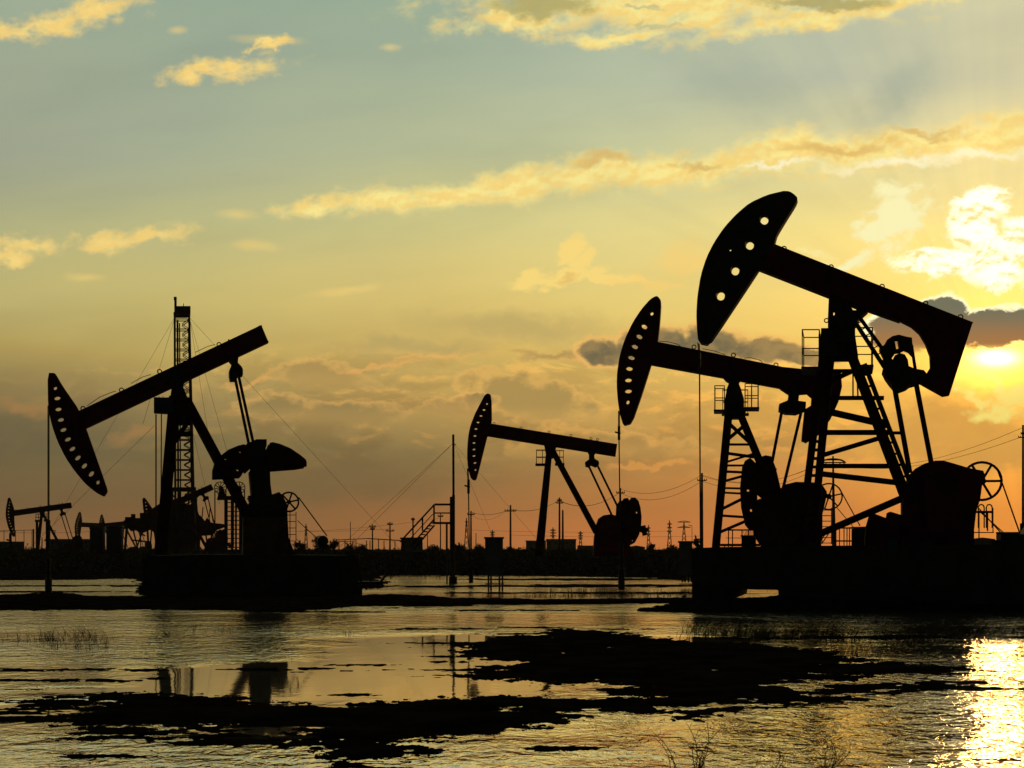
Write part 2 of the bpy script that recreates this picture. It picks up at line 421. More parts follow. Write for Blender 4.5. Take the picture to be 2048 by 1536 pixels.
def chaikin(L, q=0.2, n=1):
    for _ in range(n):
        R = []
        for i in range(len(L)):
            a, b = L[i], L[(i + 1) % len(L)]
            R += [(a[0]*(1-q) + b[0]*q, a[1]*(1-q) + b[1]*q), (a[0]*q + b[0]*(1-q), a[1]*q + b[1]*(1-q))]
        L = R
    return L

def ground_pt(px, py):
    d = F * CH / (py - HY)
    return ((px - 1024) / F * d, d)

# ------------------------------------------------------------------ terrain and water
def G(L): return [ground_pt(*p) for p in L]
LANDS = [
 # (polygon in picture rows turned into ground metres, height in m, edge width in m)
 (G([(-2500,1112),(-2500,1163),(-300,1161),(0,1161),(150,1160),(286,1157),(420,1150),(740,1151),(900,1151),(1080,1152),(1230,1155),(1380,1157),(1500,1163),(1600,1170),(2100,1175),(4600,1175),(4600,1112)]), 0.5, 6.0),
 (G([(270,1150),(760,1150),(752,1176),(600,1186),(420,1189),(280,1186)]), 0.25, 1.0),
 (G([(-2000,1194),(0,1192),(60,1188),(97,1182),(145,1188),(210,1194),(420,1196),(650,1195),(700,1192),(800,1190),(870,1193),(960,1198),(1150,1201),(1400,1197),(1420,1206),(1150,1209),(950,1211),(700,1214),(640,1222),(560,1226),(480,1222),(300,1220),(0,1221),(-2000,1222)]), 0.14, 1.5),
 (G([(1270,1222),(1330,1214),(1388,1206),(1400,1186),(1450,1186),(1460,1208),(1500,1203),(1560,1196),(1600,1180),(1600,1160),(4000,1160),(4000,1226),(2100,1222),(1800,1224),(1500,1224),(1380,1226)]), 0.35, 1.5),
 (G([(920,1288),(990,1281),(1000,1272),(1070,1270),(1085,1260),(1130,1256),(1260,1268),(1340,1278),(1500,1288),(1640,1300),(1720,1315),(1760,1324),(1900,1333),(1940,1338),(1880,1350),(1740,1352),(1700,1361),(1560,1362),(1450,1372),(1300,1372),(1250,1365),(1180,1362),(1110,1372),(1080,1362),(940,1359),(930,1340),(1010,1328),(925,1312),(900,1300)]), 0.03, 0.5),
 (G([(1230,1362),(1400,1366),(1560,1360),(1640,1366),(1600,1400),(1500,1408),(1330,1404),(1290,1392),(1250,1380)]), 0.02, 0.4),
 (G([(60,1400),(90,1396),(130,1393),(210,1386),(310,1387),(420,1393),(500,1399),(570,1410),(690,1406),(860,1399),(1060,1394),(1180,1398),(1300,1396),(1400,1388),(1470,1372),(1570,1368),(1590,1390),(1640,1395),(1590,1412),(1500,1419),(1400,1430),(1380,1440),(1320,1426),(1200,1431),(1090,1450),(1000,1463),(870,1478),(800,1490),(885,1500),(830,1514),(760,1524),(800,1545),(690,1545),(640,1512),(600,1492),(560,1483),(640,1474),(560,1457),(420,1452),(300,1466),(220,1466),(150,1452),(90,1442),(150,1422),(215,1405),(150,1400)]), 0.028, 0.4),
]
STREAKS = [ # thin bars: x0,x1,row,half thickness in rows
 (-900,282,1172,1.3),(-900,120,1184,1.6),(1075,1390,1159,1.8),(828,1065,1173,1.8),(1090,1395,1172,2.2),(1010,1400,1186,1.6),(560,700,1224,1.2),
 (970,1130,1221,1.4),(-900,276,1340,2.4),(-900,216,1361,2.2),(560,684,1339,3.2),(700,735,1330,1.6),(385,500,1485,5.0),(145,240,1513,3.0),(1070,1140,1497,3.5),
 (870,1010,1286,1.8),(862,1010,1297,1.8),(895,1000,1313,1.6),(885,905,1324,1.4),(1740,1980,1376,5.0),(1560,1760,1385,4.0),(1600,1700,1398,3.5),(1640,1706,1412,3.0),(1620,1720,1372,2.5),
 (1480,1780,1276,2.0),(1760,2300,1274,4.0),(1040,1060,1255,1.2),(1240,1256,1259,1.2),(40,68,1379,1.4),(690,702,1390,2.0),(296,312,1357,1.2),(800,830,1216,1.0),(1010,1040,1268,1.4),
 (915,975,1340,2.2),(905,960,1352,2.0),(1300,1460,1384,6.0),(850,900,1258,1.4)]
rr = random.Random(3)
for i in range(46):
    x = rr.uniform(0, 150); y = 1402 + 42*rr.random(); STREAKS.append((x, x + rr.uniform(3, 12), y, rr.uniform(1.2, 3.4)))
for i in range(16):
    x = rr.uniform(170, 480); y = 1462 + 16*rr.random(); STREAKS.append((x, x + rr.uniform(6, 24), y, rr.uniform(1.2, 3)))
for i in range(34):
    x = rr.uniform(1500, 1980); y = 1362 + 56*rr.random()*(1.0 if x < 1720 else 0.35); STREAKS.append((x, x + rr.uniform(5, 26), y, rr.uniform(0.8, 2.2)))

def sdist(X, Y, poly):
    """signed distance (positive inside) of points to a polygon"""
    d2 = np.full(X.shape, 1e9); ins = np.zeros(X.shape, bool)
    n = len(poly)
    for i in range(n):
        ax, ay = poly[i]; bx, by = poly[(i + 1) % n]
        ex, ey = bx - ax, by - ay; L = ex*ex + ey*ey + 1e-12
        t = np.clip(((X - ax)*ex + (Y - ay)*ey) / L, 0, 1)
        d2 = np.minimum(d2, (X - ax - t*ex)**2 + (Y - ay - t*ey)**2)
        c = (ay > Y) != (by > Y)
        with np.errstate(divide='ignore', invalid='ignore'):
            ins ^= c & (X < (bx - ax)*(Y - ay)/((by - ay) if by != ay else 1e-12) + ax)
    return np.where(ins, 1, -1)*np.sqrt(d2)

def vnoise(X, Y, scale, seed):
    rs = np.random.RandomState(seed); tab = rs.rand(256, 256)
    x = X*scale; y = Y*scale
    xi = np.floor(x).astype(int); yi = np.floor(y).astype(int); fx = x - xi; fy = y - yi
    fx = fx*fx*(3 - 2*fx); fy = fy*fy*(3 - 2*fy)
    g = lambda a, b: tab[a % 256, b % 256]
    return (g(xi, yi)*(1-fx) + g(xi+1, yi)*fx)*(1-fy) + (g(xi, yi+1)*(1-fx) + g(xi+1, yi+1)*fx)*fy - 0.5
def fbm(X, Y, scale, seed, o=4, r=0.55):
    s = 0; a = 1
    for k in range(o):
        s = s + a*vnoise(X + k*13.7, Y - k*7.1, scale*2**k, seed + k); a *= r
    return s

def land_height(X, Y):
    H = np.full(X.shape, -0.3)
    for k, (poly, h, ew) in enumerate(LANDS):
        sd = sdist(X, Y, poly)
        amp = min(1.0, ew)
        sd = sd + amp*(1.15 if k >= 4 else 0.9)*fbm(X, Y, (2.4 if k >= 4 else 1.6)/max(ew, .4), 11 + k, 5, 0.72)*np.where(sd > -2*ew, 1, 0)
        H = np.maximum(H, np.where(sd > 0, h*(1 - np.exp(-np.maximum(sd, 0)/ew)) + 0.002, np.maximum(sd*0.25, -0.3)))
    for (x0, x1, py, ht) in STREAKS:
        a = ground_pt(x0, py); b = ground_pt(x1, py); d = a[1]
        hy = ht*d*d/(F*CH)
        m = (np.abs(Y - d) < hy*3 + 1.0)
        if not m.any(): continue
        cx = np.clip(X[m], a[0], b[0]); dist = np.sqrt(((X[m]-cx)/2.2)**2 + (Y[m] - d)**2)
        q = 1 - dist/hy + 1.5*fbm(X[m]*0.6, Y[m], 1.5/max(hy, 0.12), 77, 3, 0.6)
        H[m] = np.maximum(H[m], np.where(q > 0, 0.012*np.minimum(q, 1)*max(1, d/22) + 0.002, np.maximum(q*0.1, -0.3)))
    dry = H > 0.0
    near = np.clip((34 - Y)/6, 0, 1)
    H = H + np.where(dry, near*np.minimum(0, (fbm(X, Y*1.6, 1.1, 71, 4, .65) + 0.30)*0.25), 0)
    rough = fbm(X, Y, 9.0, 40, 3, 0.6)*0.016 + fbm(X, Y, 2.5, 50, 3)*0.012
    H = H + np.where(dry, np.minimum(1, np.maximum(H, 0)/0.02), 0)*rough
    far = np.clip((Y - 95)/60, 0, 1)
    H = H + np.where(dry, far*(0.55 + 0.5*fbm(X, Y, 0.03, 60, 3)), 0)
    # beyond the flooded ground the plain carries on to the horizon
    H = np.where(Y > 250, 0.9 + 0.25*fbm(X, Y, 0.01, 61, 2), H)
    return H

def grid_mesh(name, rows, cols, zf, material):
    """rows: distances; cols: tangent of azimuth"""
    D, K = np.meshgrid(np.array(rows), np.array(cols), indexing='ij')
    X = D*K; Y = D; Z = zf(X, Y)
    nr, nc = X.shape
    co = np.stack([X, Y, Z], -1).reshape(-1, 3).astype(np.float32)
    i = np.arange(nr*nc).reshape(nr, nc)
    q = np.stack([i[:-1, :-1], i[:-1, 1:], i[1:, 1:], i[1:, :-1]], -1).reshape(-1, 4)
    me = bpy.data.meshes.new(name)
    me.vertices.add(len(co)); me.vertices.foreach_set('co', co.ravel())
    me.loops.add(q.size); me.loops.foreach_set('vertex_index', q.ravel().astype(np.int32))
    me.polygons.add(len(q)); me.polygons.foreach_set('loop_start', np.arange(0, q.size, 4, dtype=np.int32))
    me.polygons.foreach_set('loop_total', np.full(len(q), 4, np.int32))
    me.update(calc_edges=True); me.validate()
    me.materials.append(material)
    o = bpy.data.objects.new(name, me); COL.objects.link(o); o['kind'] = 'structure'
    return o

pys = list(np.arange(1640, 1112, -1.1)) 
rows = [2.0, 4.0, 6.0, 7.5] + [F*CH/(p - HY) for p in pys] + [380, 450, 600, 900, 1500, 2500]
cols = sorted(list((np.arange(-900, -60, 40) - 1024)/F) + list((np.arange(-60, 2110, 3.0) - 1024)/F) + list((np.arange(2120, 3000, 40) - 1024)/F) + [-2.5, -1.5, -1.0, 1.0, 1.5, 2.5])

mud = bpy.data.materials.new('wet_mud'); mud.use_nodes = True
T = NT(mud.node_tree); b = T.n['Principled BSDF']
co = T.node('ShaderNodeTexCoord').outputs['Object']
T.l.new(T.mix(T.step(T.noise(co, 1.3, 6, 0.6), 0.35, 0.65), (0.010, 0.008, 0.006, 1), (0.030, 0.024, 0.017, 1)), b.inputs['Base Color'])
b.inputs['Roughness'].default_value = 0.95; b.inputs['Specular IOR Level'].default_value = 0.0
bn = T.node('ShaderNodeBump'); bn.inputs['Strength'].default_value = 0.6; bn.inputs['Distance'].default_value = 0.02
T.l.new(T.noise(co, 14, 5, 0.65), bn.inputs['Height']); T.l.new(bn.outputs[0], b.inputs['Normal'])
grid_mesh('ground', rows, cols, land_height, mud)

wm = bpy.data.materials.new('flood_water'); wm.use_nodes = True
T = NT(wm.node_tree); b = T.n['Principled BSDF']
co = T.node('ShaderNodeTexCoord').outputs['Object']
x, y, z = T.sep(co)
b.inputs['Base Color'].default_value = (0.92, 0.82, 0.58, 1)
b.inputs['Metallic'].default_value = 0.85
b.inputs['Roughness'].default_value = 0.035
b.inputs['IOR'].default_value = 2.0
big = T.noise(T.xyz(T.m('MULTIPLY', x, 0.45), y, 0), 0.16, 3, 0.5)
def wob(px0, px1, py0, py1):
    a = ground_pt((px0+px1)/2, py0); c = ground_pt((px0+px1)/2, py1); d = (a[1]+c[1])/2
    return ((px0+px1)/2, 0), ((px0+px1)/2 - 1024)/F*d*100, d*100, (px1-px0)/2/F*d*100, abs(a[1]-c[1])/2*100
cal = []
for q in [(520,1250,1268,1420),(270,900,1312,1420),(380,760,1440,1475),(1000,1500,1395,1402),(60,900,1370,1395),(1080,1500,1272,1290),(-50,240,1395,1440)]:
    _, cx, cy, rx, ry = wob(*q); cal.append((cx, cy, rx, ry))
cd = T.m('ADD', T.ell(co, cal), T.m('MULTIPLY', T.m('SUBTRACT', T.noise(co, 0.7, 4, 0.6), 0.5), 0.5))
calm = T.step(T.m('ADD', cd, T.m('MULTIPLY', T.m('SUBTRACT', big, 0.5), 1.4)), 0.75, 1.3)
gust = T.step(big, 0.36, 0.62, 0.35, 1.0)
amp = T.m('MULTIPLY', T.m('MULTIPLY_ADD', calm, 0.96, 0.04), gust)
r1 = T.noise(T.xyz(T.m('MULTIPLY', x, 1.5), y, 0), 4.2, 3, 0.55, 0.5)
r2 = T.noise(T.xyz(T.m('MULTIPLY', x, 1.1), y, 4.0), 1.4, 3, 0.5, 0.5)
hgt = T.m('MULTIPLY', T.m('ADD', r1, T.m('MULTIPLY', r2, 1.6)), amp)
bn = T.node('ShaderNodeBump'); bn.inputs['Strength'].default_value = 1.0; bn.inputs['Distance'].default_value = 0.032
T.l.new(hgt, bn.inputs['Height']); T.l.new(bn.outputs[0], b.inputs['Normal'])
grid_mesh('flood_water', [2, 10, 40, 100, 240], [-2.4, -1, -0.3, 0.3, 1, 2.4], lambda X, Y: X*0, wm)
# ------------------------------------------------------------------ oil pumps
def base_of(fr): return Vector((fr.o.x, fr.o.y, 0.0))

def P(name, m, mat_, parent, smooth=False): return m.build(name, M[mat_], parent, smooth)

def bars(fr, lst, tdef=0.0):
    """list of (x0,y0,x1,y1,width_px[,t0,t1,depth_m]) -> one MB"""
    m = MB()
    for q in lst:
        x0, y0, x1, y1, w = q[:5]
        t0 = q[5] if len(q) > 5 else tdef; t1 = q[6] if len(q) > 6 else t0
        d = q[7] if len(q) > 7 else fr.w(w)
        m.bar(fr(x0, y0, t0), fr(x1, y1, t1), fr.w(w), d, fr.n)
    return m

def beam_with_flanges(fr, out, half, fl=4.0):
    """box girder: side webs and slightly wider top and bottom flanges along the first two long edges"""
    m = MB().prism(fr, out, -half*0.82, half*0.82)
    a, b, c, d = out[:4]
    m.bar(fr(*a), fr(*b), fr.w(fl), half*2.3, fr.n)
    m.bar(fr(*d), fr(*c), fr.w(fl), half*2.3, fr.n)
    return m

def eyes(fr, pts, r, parent, mat_='steel'):
    for (x, y) in pts:
        m = MB().ring(fr(x, y), fr.n, fr.w(r), fr.w(r*0.28), 12, 5)
        P('lifting_eye', m, mat_, parent)

def wheel(fr, cx, cy, R, t, parent, spokes=6, rim=3.6, mat_='steel', a0=12, name='flywheel'):
    c = fr(cx, cy, t)
    w = P(name, MB().ring(c, fr.n, fr.w(R - rim/2), fr.w(rim/2)), mat_, parent)
    m = MB()
    for i in range(spokes):
        a = math.radians(a0 + 360*i/spokes)
        e = fr.h*math.cos(a) + Vector((0, 0, 1))*math.sin(a)
        m.bar(c + e*fr.w(R*0.08), c + e*fr.w(R - rim*0.7), fr.w(rim*0.9), fr.w(rim*0.9), fr.n)
    m.lathe(c - fr.n*0.09, fr.n, [(0, fr.w(R*0.2)), (0.18, fr.w(R*0.2))], 12)
    P('spokes', m, mat_, w)
    return w

def rod_string(fr, x0, ytop, x1, ybot, parent, clampy, w=2.2, xm=None):
    xm = xm if xm is not None else (x0 + x1)/2
    m = bars(fr, [(x0 - .5, ytop, xm - .5, clampy, w*0.8, -0.12), (x0 + .5, ytop, xm + .5, clampy, w*0.8, 0.12)])
    P('hanger_cable', m, 'wire', parent)
    m = bars(fr, [(xm, clampy - 14, xm, clampy + 14, 5.0, 0), (xm - 8, clampy - 2, xm + 3, clampy + 1, 3.2, 0)])
    P('rod_clamp', m, 'steel', parent)
    m = MB().tube([fr(xm, clampy + 10), fr(x1, ybot)], fr.w(w*0.62), 6)
    P('polished_rod', m, 'steel', parent)

def wellhead(px, ytop, ybot, Y, label, group='wellheads under the horse heads', w=9):
    fr = Frame(px, Y); t = thing('wellhead', fr.o, label, 'wellhead', group)
    P('casing', MB().lathe(fr(px, ybot), Vector((0,0,1)), [(0, fr.w(w*0.75)), (fr.w((ybot-ytop)*0.45), fr.w(w*0.75)), (fr.w((ybot-ytop)*0.46), fr.w(w*0.45)), (fr.w(ybot-ytop), fr.w(w*0.42))], 14), 'steel', t)
    m = MB()
    ym = ytop + (ybot - ytop)*0.38
    m.bar(fr(px - w*1.1, ym), fr(px + w*1.1, ym), fr.w(4), fr.w(4), fr.n)
    P('flow_tee', m, 'steel', t)
    P('valve_wheel', MB().ring(fr(px + w*1.25, ym), fr.h, fr.w(4.5), fr.w(0.9), 14, 5), 'steel', t)
    return t

def cage(fr, x0, x1, y0, y1, t0, t1, parent, bars_n=2, w=1.6, drop=None):
    """small railed service platform; floor at y1, rail at y0"""
    m = MB(); ww = fr.w(w)
    for t in (t0, t1):
        m.bar(fr(x0, y0, t), fr(x1, y0, t), ww, ww, fr.n); ym = (y0 + y1)/2
        m.bar(fr(x0, ym, t), fr(x1, ym, t), ww, ww, fr.n)
        for i in range(bars_n + 1):
            x = x0 + (x1 - x0)*i/bars_n; m.bar(fr(x, y0, t), fr(x, y1, t), ww, ww, fr.n)
    for x in (x0, x1):
        for y in (y0, (y0 + y1)/2): m.bar(fr(x, y, t0), fr(x, y, t1), ww, ww, Vector((0,0,1)))
    rail = P('service_rail', m, 'steel', parent)
    P('service_floor', MB().prism(fr, [(x0 - 2, y1 - 1), (x1 + 2, y1 - 1), (x1 + 2, y1 + 3), (x0 - 2, y1 + 3)], t0 - 0.05, t1 + 0.05), 'steel', parent)
    return rail

# ---- generic walking-beam pump, used for the middle one and the distant ones
def pump_unit(label, px, py, Y, s, tilt, yaw=0.0, detail=True, ground_row=1112, rod=True, gear=True, group='beam pumps on the flooded oil field'):
    fr = Frame(px, Y, yaw); th = thing('beam_pump', base_of(fr), label, 'oil pump', group)
    ca, sa = math.cos(math.radians(tilt)), math.sin(math.radians(tilt))
    R = lambda L: [(px + s*(x*ca - y*sa), py + s*(x*sa + y*ca)) for (x, y) in L]
    Q = lambda L: [(px + s*x, py + s*y) for (x, y) in L]
    head = [(-130,-95),(-124,-98),(-117,-94),(-116,-35),(-125,-13),(-132,15),(-146,71),(-149,76),(-155,75),(-159,70),(-164,50),(-165.5,30),(-165,8),(-163,-15),(-159,-33),(-150,-57),(-138,-80)]
    hol = [(-126,-77),(-132,-65),(-138,-53),(-144,-40),(-148,-27),(-150,-13),(-152,1),(-152,14),(-152,27),(-150,41),(-149,55)]
    holes = [oval(*R([(x, y)])[0], s*(3.1 if 0 < i < 10 else 2.0), s*(2.0 if 0 < i < 10 else 2.2), 18 - i*3 + tilt, 8) for i, (x, y) in enumerate(hol)]
    P('horse_head', MB().prism(fr, chaikin(R(head)), -0.16, 0.16, holes), 'red', th)
    P('walking_beam', beam_with_flanges(fr, R([(-119,-36),(134,5),(131,27),(-126,-14)]), 0.16, 3*s), 'red', th)
    if detail:
        eyes(fr, R([(-112,-38),(-58,-29),(-2,-21),(42,-14),(82,-8),(95,-6)]), 2.2*s, th)
    g = (ground_row - py)/s
    # post : two near and two far legs meeting under the beam, two back stays
    for t0, t1 in ((-0.25, -0.7), (0.25, 0.7)):
        m = MB().bar(fr(*Q([(-1, 12)])[0], t0), fr(*Q([(-22, g)])[0], t1), fr.w(12*s), 0.2, fr.n, fr.w(17*s)); P('post_leg', m, 'rust', th)
    for t0, t1 in ((-0.2, -0.6), (0.2, 0.6)):
        m = MB().bar(fr(*Q([(4, 14)])[0], t0), fr(*Q([(93, 180)])[0], t1), fr.w(11*s), 0.16, fr.n); P('back_stay', m, 'rust', th)
    P('saddle_bearing', MB().prism(fr, Q([(-12,4),(14,6),(9,20),(6,32),(-6,32),(-9,20)]), -0.3, 0.3), 'steel', th)
    if detail:
        cage(fr, px - 27*s, px - 3*s, py + 16*s, py + 44*s, -0.5, 0.1, th, 2, 1.2)
        cage(fr, px + 12*s, px + 27*s, py + 15*s, py + 42*s, 0.1, 0.7, th, 2, 1.0)
    e = R([(72,14),(94,17),(88,27),(89,33),(97,38),(98,44),(92,50),(82,46),(77,50),(71,48),(70,40),(78,34),(78,24)])
    P('equalizer', MB().prism(fr, e, -0.35, 0.35), 'steel', th)
    e0, e1 = R([(76, 46)])[0], R([(94, 42)])[0]
    c0, c1 = Q([(127, 154)])[0], Q([(140, 136)])[0]
    for a, b_, t in ((e0, c0, -0.4), (e1, c1, 0.4)):
        P('pitman_arm', MB().bar(fr(*a, t), fr(*b_, t), fr.w(4*s), fr.w(4*s), fr.n), 'steel', th)
    if gear:
        P('gearbox', MB().prism(fr, Q([(92,165),(97,152),(106,146),(120,144),(133,147),(142,153),(150,165),(152,190),(168,g),(86,g),(88,190)]), -0.55, 0.55), 'red', th)
        cw = [(140,122),(146,113),(154,112),(157,118),(160,112),(168,111),(175,118),(179,132),(181,150),(180,168),(176,185),(168,200),(160,205),(150,205),(142,192),(138,160)]
        hs = [oval(*Q([c])[0], 1.9*s, 1.9*s, 0, 8) for c in ((163,124),(171,141),(162,196))]
        P('counterweight', MB().prism(fr, Q(cw), -0.95, -0.62, hs), 'rust', th)
        P('counterweight', MB().prism(fr, Q([(x - 6, y + 3) for x, y in cw]), 0.62, 0.95), 'rust', th)
        P('motor_bracket', bars(fr, [(px+174*s, py+170*s, px+194*s, py+178*s, 12*s, 0, 0, 0.5), (px+186*s, py+166*s, px+190*s, py+186*s, 9*s, 0, 0, 0.4)]), 'steel', th)
    if rod:
        h = R([(-164.5, 52)])[0]
        rod_string(fr, h[0], h[1], h[0] + 4*s, ground_row + 45*s, th, h[1] + 36*s, 2.0*s + 0.2, h[0] + 1.5*s)
    return th

pump_unit('medium beam pump between the pipe mast and the big pump pair, head raised left', 1100, 885, 75, 1.0, 0.0, 0)
wellhead(942, 1118, 1166, 66, 'small wellhead at the foot of the thin rod beside the tall pipe mast', w=6)
pump_unit('small distant beam pump at the far left edge, its beam sloping up to the right', 84, 1021, 190, 0.45, -17.0, 0, True, 1106, True, True, 'small pumps far off on the left')
pump_unit('smallest far beam pump, its curved head standing just left of the blue tanks', 208, 1053, 330, 0.36, -7.0, 0, False, 1103, False, True, 'small pumps far off on the left')
pump_unit('far beam pump whose pointed head rises above the blue tanks', 248, 1048, 320, 0.31, -15.0, 0, False, 1103, False, True, 'small pumps far off on the left')
pump_unit('steeply tilted red beam pump behind the foot of the drilling derrick', 365, 1003, 150, 0.50, -33.0, 0, True, 1108, False, True, 'small pumps far off on the left')

# ---- left pump with the mushroom-shaped crank weights
fr = Frame(345, 54, 0); th = thing('beam_pump', base_of(fr), 'large left pump with head dipped low and mushroom-shaped crank weights', 'oil pump', 'beam pumps on the flooded oil field')
head = [(96,747),(110,747),(114,752),(124,770),(160,822),(173,858),(214,975),(215.5,984),(209,993),(205,992),(193,986),(172,969),(150,943),(131,915),(115,882),(104,850),(97,817)]
hol = [(111,777),(115,797),(117,819),(122,840),(127,860),(136,879),(145,898),(156,916),(169,932),(183,948),(196,965)]
ang = [0,0,0,-5,-15,-22,-30,-38,-42,-48,0]
P('horse_head', MB().prism(fr, chaikin(head), -0.2, 0.2, [oval(x, y, 3.8 if i in (0,10) else 6.6, 4.2 if i in (0,10) else 4.4, ang[i], 10) for i, (x, y) in enumerate(hol)]), 'red', th)
P('walking_beam', beam_with_flanges(fr, [(158,825),(523,653),(536,684),(168,857)], 0.2, 3.5), 'red', th)
eyes(fr, [(166,817),(243,780),(319,743),(438,689)], 4.0, th)
P('stiffener', bars(fr, [(456,684,458,679,3),(512,657,520,652,3)]), 'red', th)
P('grease_line', MB().tube([fr(175,812,-.15), fr(200,795,-.15), fr(222,786,-.15), fr(232,783,-.15)], .012, 5), 'wire', th)
P('grease_line', MB().tube([fr(262,768,-.15), fr(285,755,-.15), fr(302,750,-.15)], .012, 5), 'wire', th)
P('grease_line', MB().tube([fr(390,706,-.15), fr(415,694,-.15), fr(430,690,-.15)], .012, 5), 'wire', th)
P('saddle_bearing', MB().prism(fr, [(318,757),(368,732),(372,756),(366,775),(376,800),(384,832),(380,850),(345,850),(340,800),(344,772)], -0.35, 0.35), 'steel', th)
for t0, t1, dx in ((-0.35, -0.55, 0), (0.35, 0.75, 0)):
    P('post_leg', MB().bar(fr(349,795,t0), fr(322,1108,t1), fr.w(21), 0.22, fr.n, fr.w(23)), 'rust', th)
    P('back_stay', MB().bar(fr(372,800,t0), fr(500,1040,t1), fr.w(18), 0.2, fr.n, fr.w(18)), 'rust', th)
P('cross_brace', bars(fr, [(338,900,372,850,9),(330,990,350,930,5,0,0),(345,868,385,868,10)]), 'rust', th)
P('warning_board', MB().prism(fr, [(308,797),(346,798),(346,828),(308,827)], -0.5, -0.44), 'blue', th)
P('equalizer', MB().prism(fr, [(455,716),(470,708),(476,715),(475,728),(482,735),(485,741),(485,752),(476,753),(472,762),(460,762),(458,752),(458,742),(461,736),(463,728),(458,722)], -0.4, 0.4), 'steel', th)
P('pitman_arm', bars(fr, [(469,758,496,888,5.6,-0.45)]), 'steel', th)
P('pitman_arm', bars(fr, [(479,752,508,885,5.6,0.45)]), 'steel', th)
lw = [(425,958),(425,940),(431,921),(437,916),(455,902),(474,894),(486,891),(494,895),(500,905),(500,938),(491,946),(487,942),(480,955),(452,957)]
P('counterweight', MB().prism(fr, lw, -0.75, -0.45, [oval(479,905,3.4,3.2,0,8), oval(450,919,3.2,3.0,0,8), oval(474,941,3.4,3.2,0,8)]), 'rust', th)
P('counterweight', MB().prism(fr, lw, 0.45, 0.75, [oval(479,905,5.5,4,0,8), oval(450,919,5,3.6,0,8), oval(474,941,5.5,4,0,8)]), 'rust', th)
rw = [(530,902),(534,897),(538,888),(543,887),(556,890),(578,899),(597,912),(608,921),(610,926),(610,935),(592,938),(552,941),(540,942),(536,936),(530,938)]
P('counterweight', MB().prism(fr, rw, -0.75, -0.45, [oval(543,899,2,2,0,8), oval(558,932,2.2,2.2,0,8)]), 'rust', th)
P('counterweight', MB().prism(fr, rw, 0.45, 0.75, [oval(544,899,5,3,0,8), oval(558,932,5,3.6,0,8)]), 'rust', th)
P('crank_arm', MB().prism(fr, [(489,897),(492,889),(503,884),(512,880),(532,880),(532,893),(530,898),(532,934),(536,944),(500,944),(502,930),(500,900)], -0.44, 0.44), 'steel', th)
P('gearbox', MB().prism(fr, [(498,944),(538,944),(539,970),(542,990),(556,985),(563,992),(572,1010),(573,1040),(575,1075),(588,1110),(485,1110),(486,1050),(494,1030),(494,1012),(500,1003),(495,996),(502,990),(500,968)], -0.6, 0.6), 'steel', th)
P('gearbox_bolt_row', bars(fr, [(494,994,503,994,3,-.62),(495,1004,503,1004,3,-.62),(494,1014,503,1014,3,-.62)]), 'steel', th)
P('motor_housing', MB().prism(fr, [(483,1036),(568,1036),(572,1112),(483,1112)], -1.3, -0.65), 'yellow', th)
wheel(fr, 575, 1005, 21, -0.7, th, 6, 3.6)
P('drive_belt', bars(fr, [(594,996,650,1072,2.2,-0.7),(592,1042,632,1078,1.4,-0.7)]), 'wire', th)
P('motor', MB().lathe(fr(641,1082,-1.0), fr.n, [(0,.1),(0.02,.2),(.55,.2),(.57,.1)], 16).bar(fr(632,1092,-0.7), fr(652,1092,-0.7), .12, .5, fr.n), 'steel', th)
rod_string(fr, 97, 812, 97, 1150, th, 1082, 2.2, 97)
wellhead(97, 1118, 1189, 52.5, 'wellhead on a little mud mound below the large left pump head', w=9)

# concrete pad of the left pump
f2 = Frame(500, 51.5, 0)
t = thing('pump_pad', base_of(f2), 'long low concrete pad carrying the large left pump, in the flooded ground', 'concrete pad')
P('pad_block', MB().prism(f2, [(287,1115),(300,1112),(420,1109),(560,1110),(700,1111),(716,1114),(718,1186),(284,1186)], 0, 5.5), 'conc', t)
P('footing_step', MB().prism(f2, [(278,1172),(724,1172),(724,1190),(278,1190)], -0.12, 5.7), 'conc', t)
for i, x in enumerate((330, 410, 490, 600, 680)):
    P('joint_rib', bars(f2, [(x, 1116, x, 1172, 4, -0.05, -0.05, 0.1)]), 'conc', t)
t = thing('catwalk', Frame(745, 51.5).o, 'short steel catwalk with slanting props off the right end of the left pump pad', 'catwalk')
f3 = Frame(745, 52.5, 0)
P('deck', MB().prism(f3, [(716,1163),(776,1163),(776,1168),(716,1168)], 0, 0.8), 'steel', t)
for q in ((724,1168,734,1180,3),(740,1152,742,1163,2),(772,1150,752,1176,4),(716,1128,722,1164,5),(724,1150,734,1160,2)):
    P('prop', bars(f3, [q]), 'steel', t)

# ---- right rear pump (lattice post), partly behind the biggest one
fr = Frame(1470, 57, 0); th = thing('beam_pump', base_of(fr), 'slot-headed pump with lattice tower and ribbed crank weight, behind the biggest pump', 'oil pump', 'beam pumps on the flooded oil field')
head = [(1311,594),(1316,594),(1323,603),(1320,650),(1316,686),(1303,730),(1284,790),(1264,847),(1249,852),(1246,848),(1240,828),(1236,800),(1234,770),(1235,745),(1240,712),(1250,680),(1266,646),(1284,619),(1301,600)]
hol = [(1304,628),(1289,654),(1279,674),(1270,694),(1263,716),(1259,738),(1257,761),(1257,783),(1256,805)]
ang = [0,45,40,35,25,15,5,2,0]
P('horse_head', MB().prism(fr, chaikin(head), -0.2, 0.2, [oval(x, y, 3.6 if i in (0,8) else 7.2, 4.6 if i in (0,8) else 4.6, ang[i], 10) for i, (x, y) in enumerate(hol)]), 'red', th)
P('walking_beam', beam_with_flanges(fr, [(1312,686),(1640,752),(1640,790),(1300,728)], 0.2, 3.5), 'red', th)
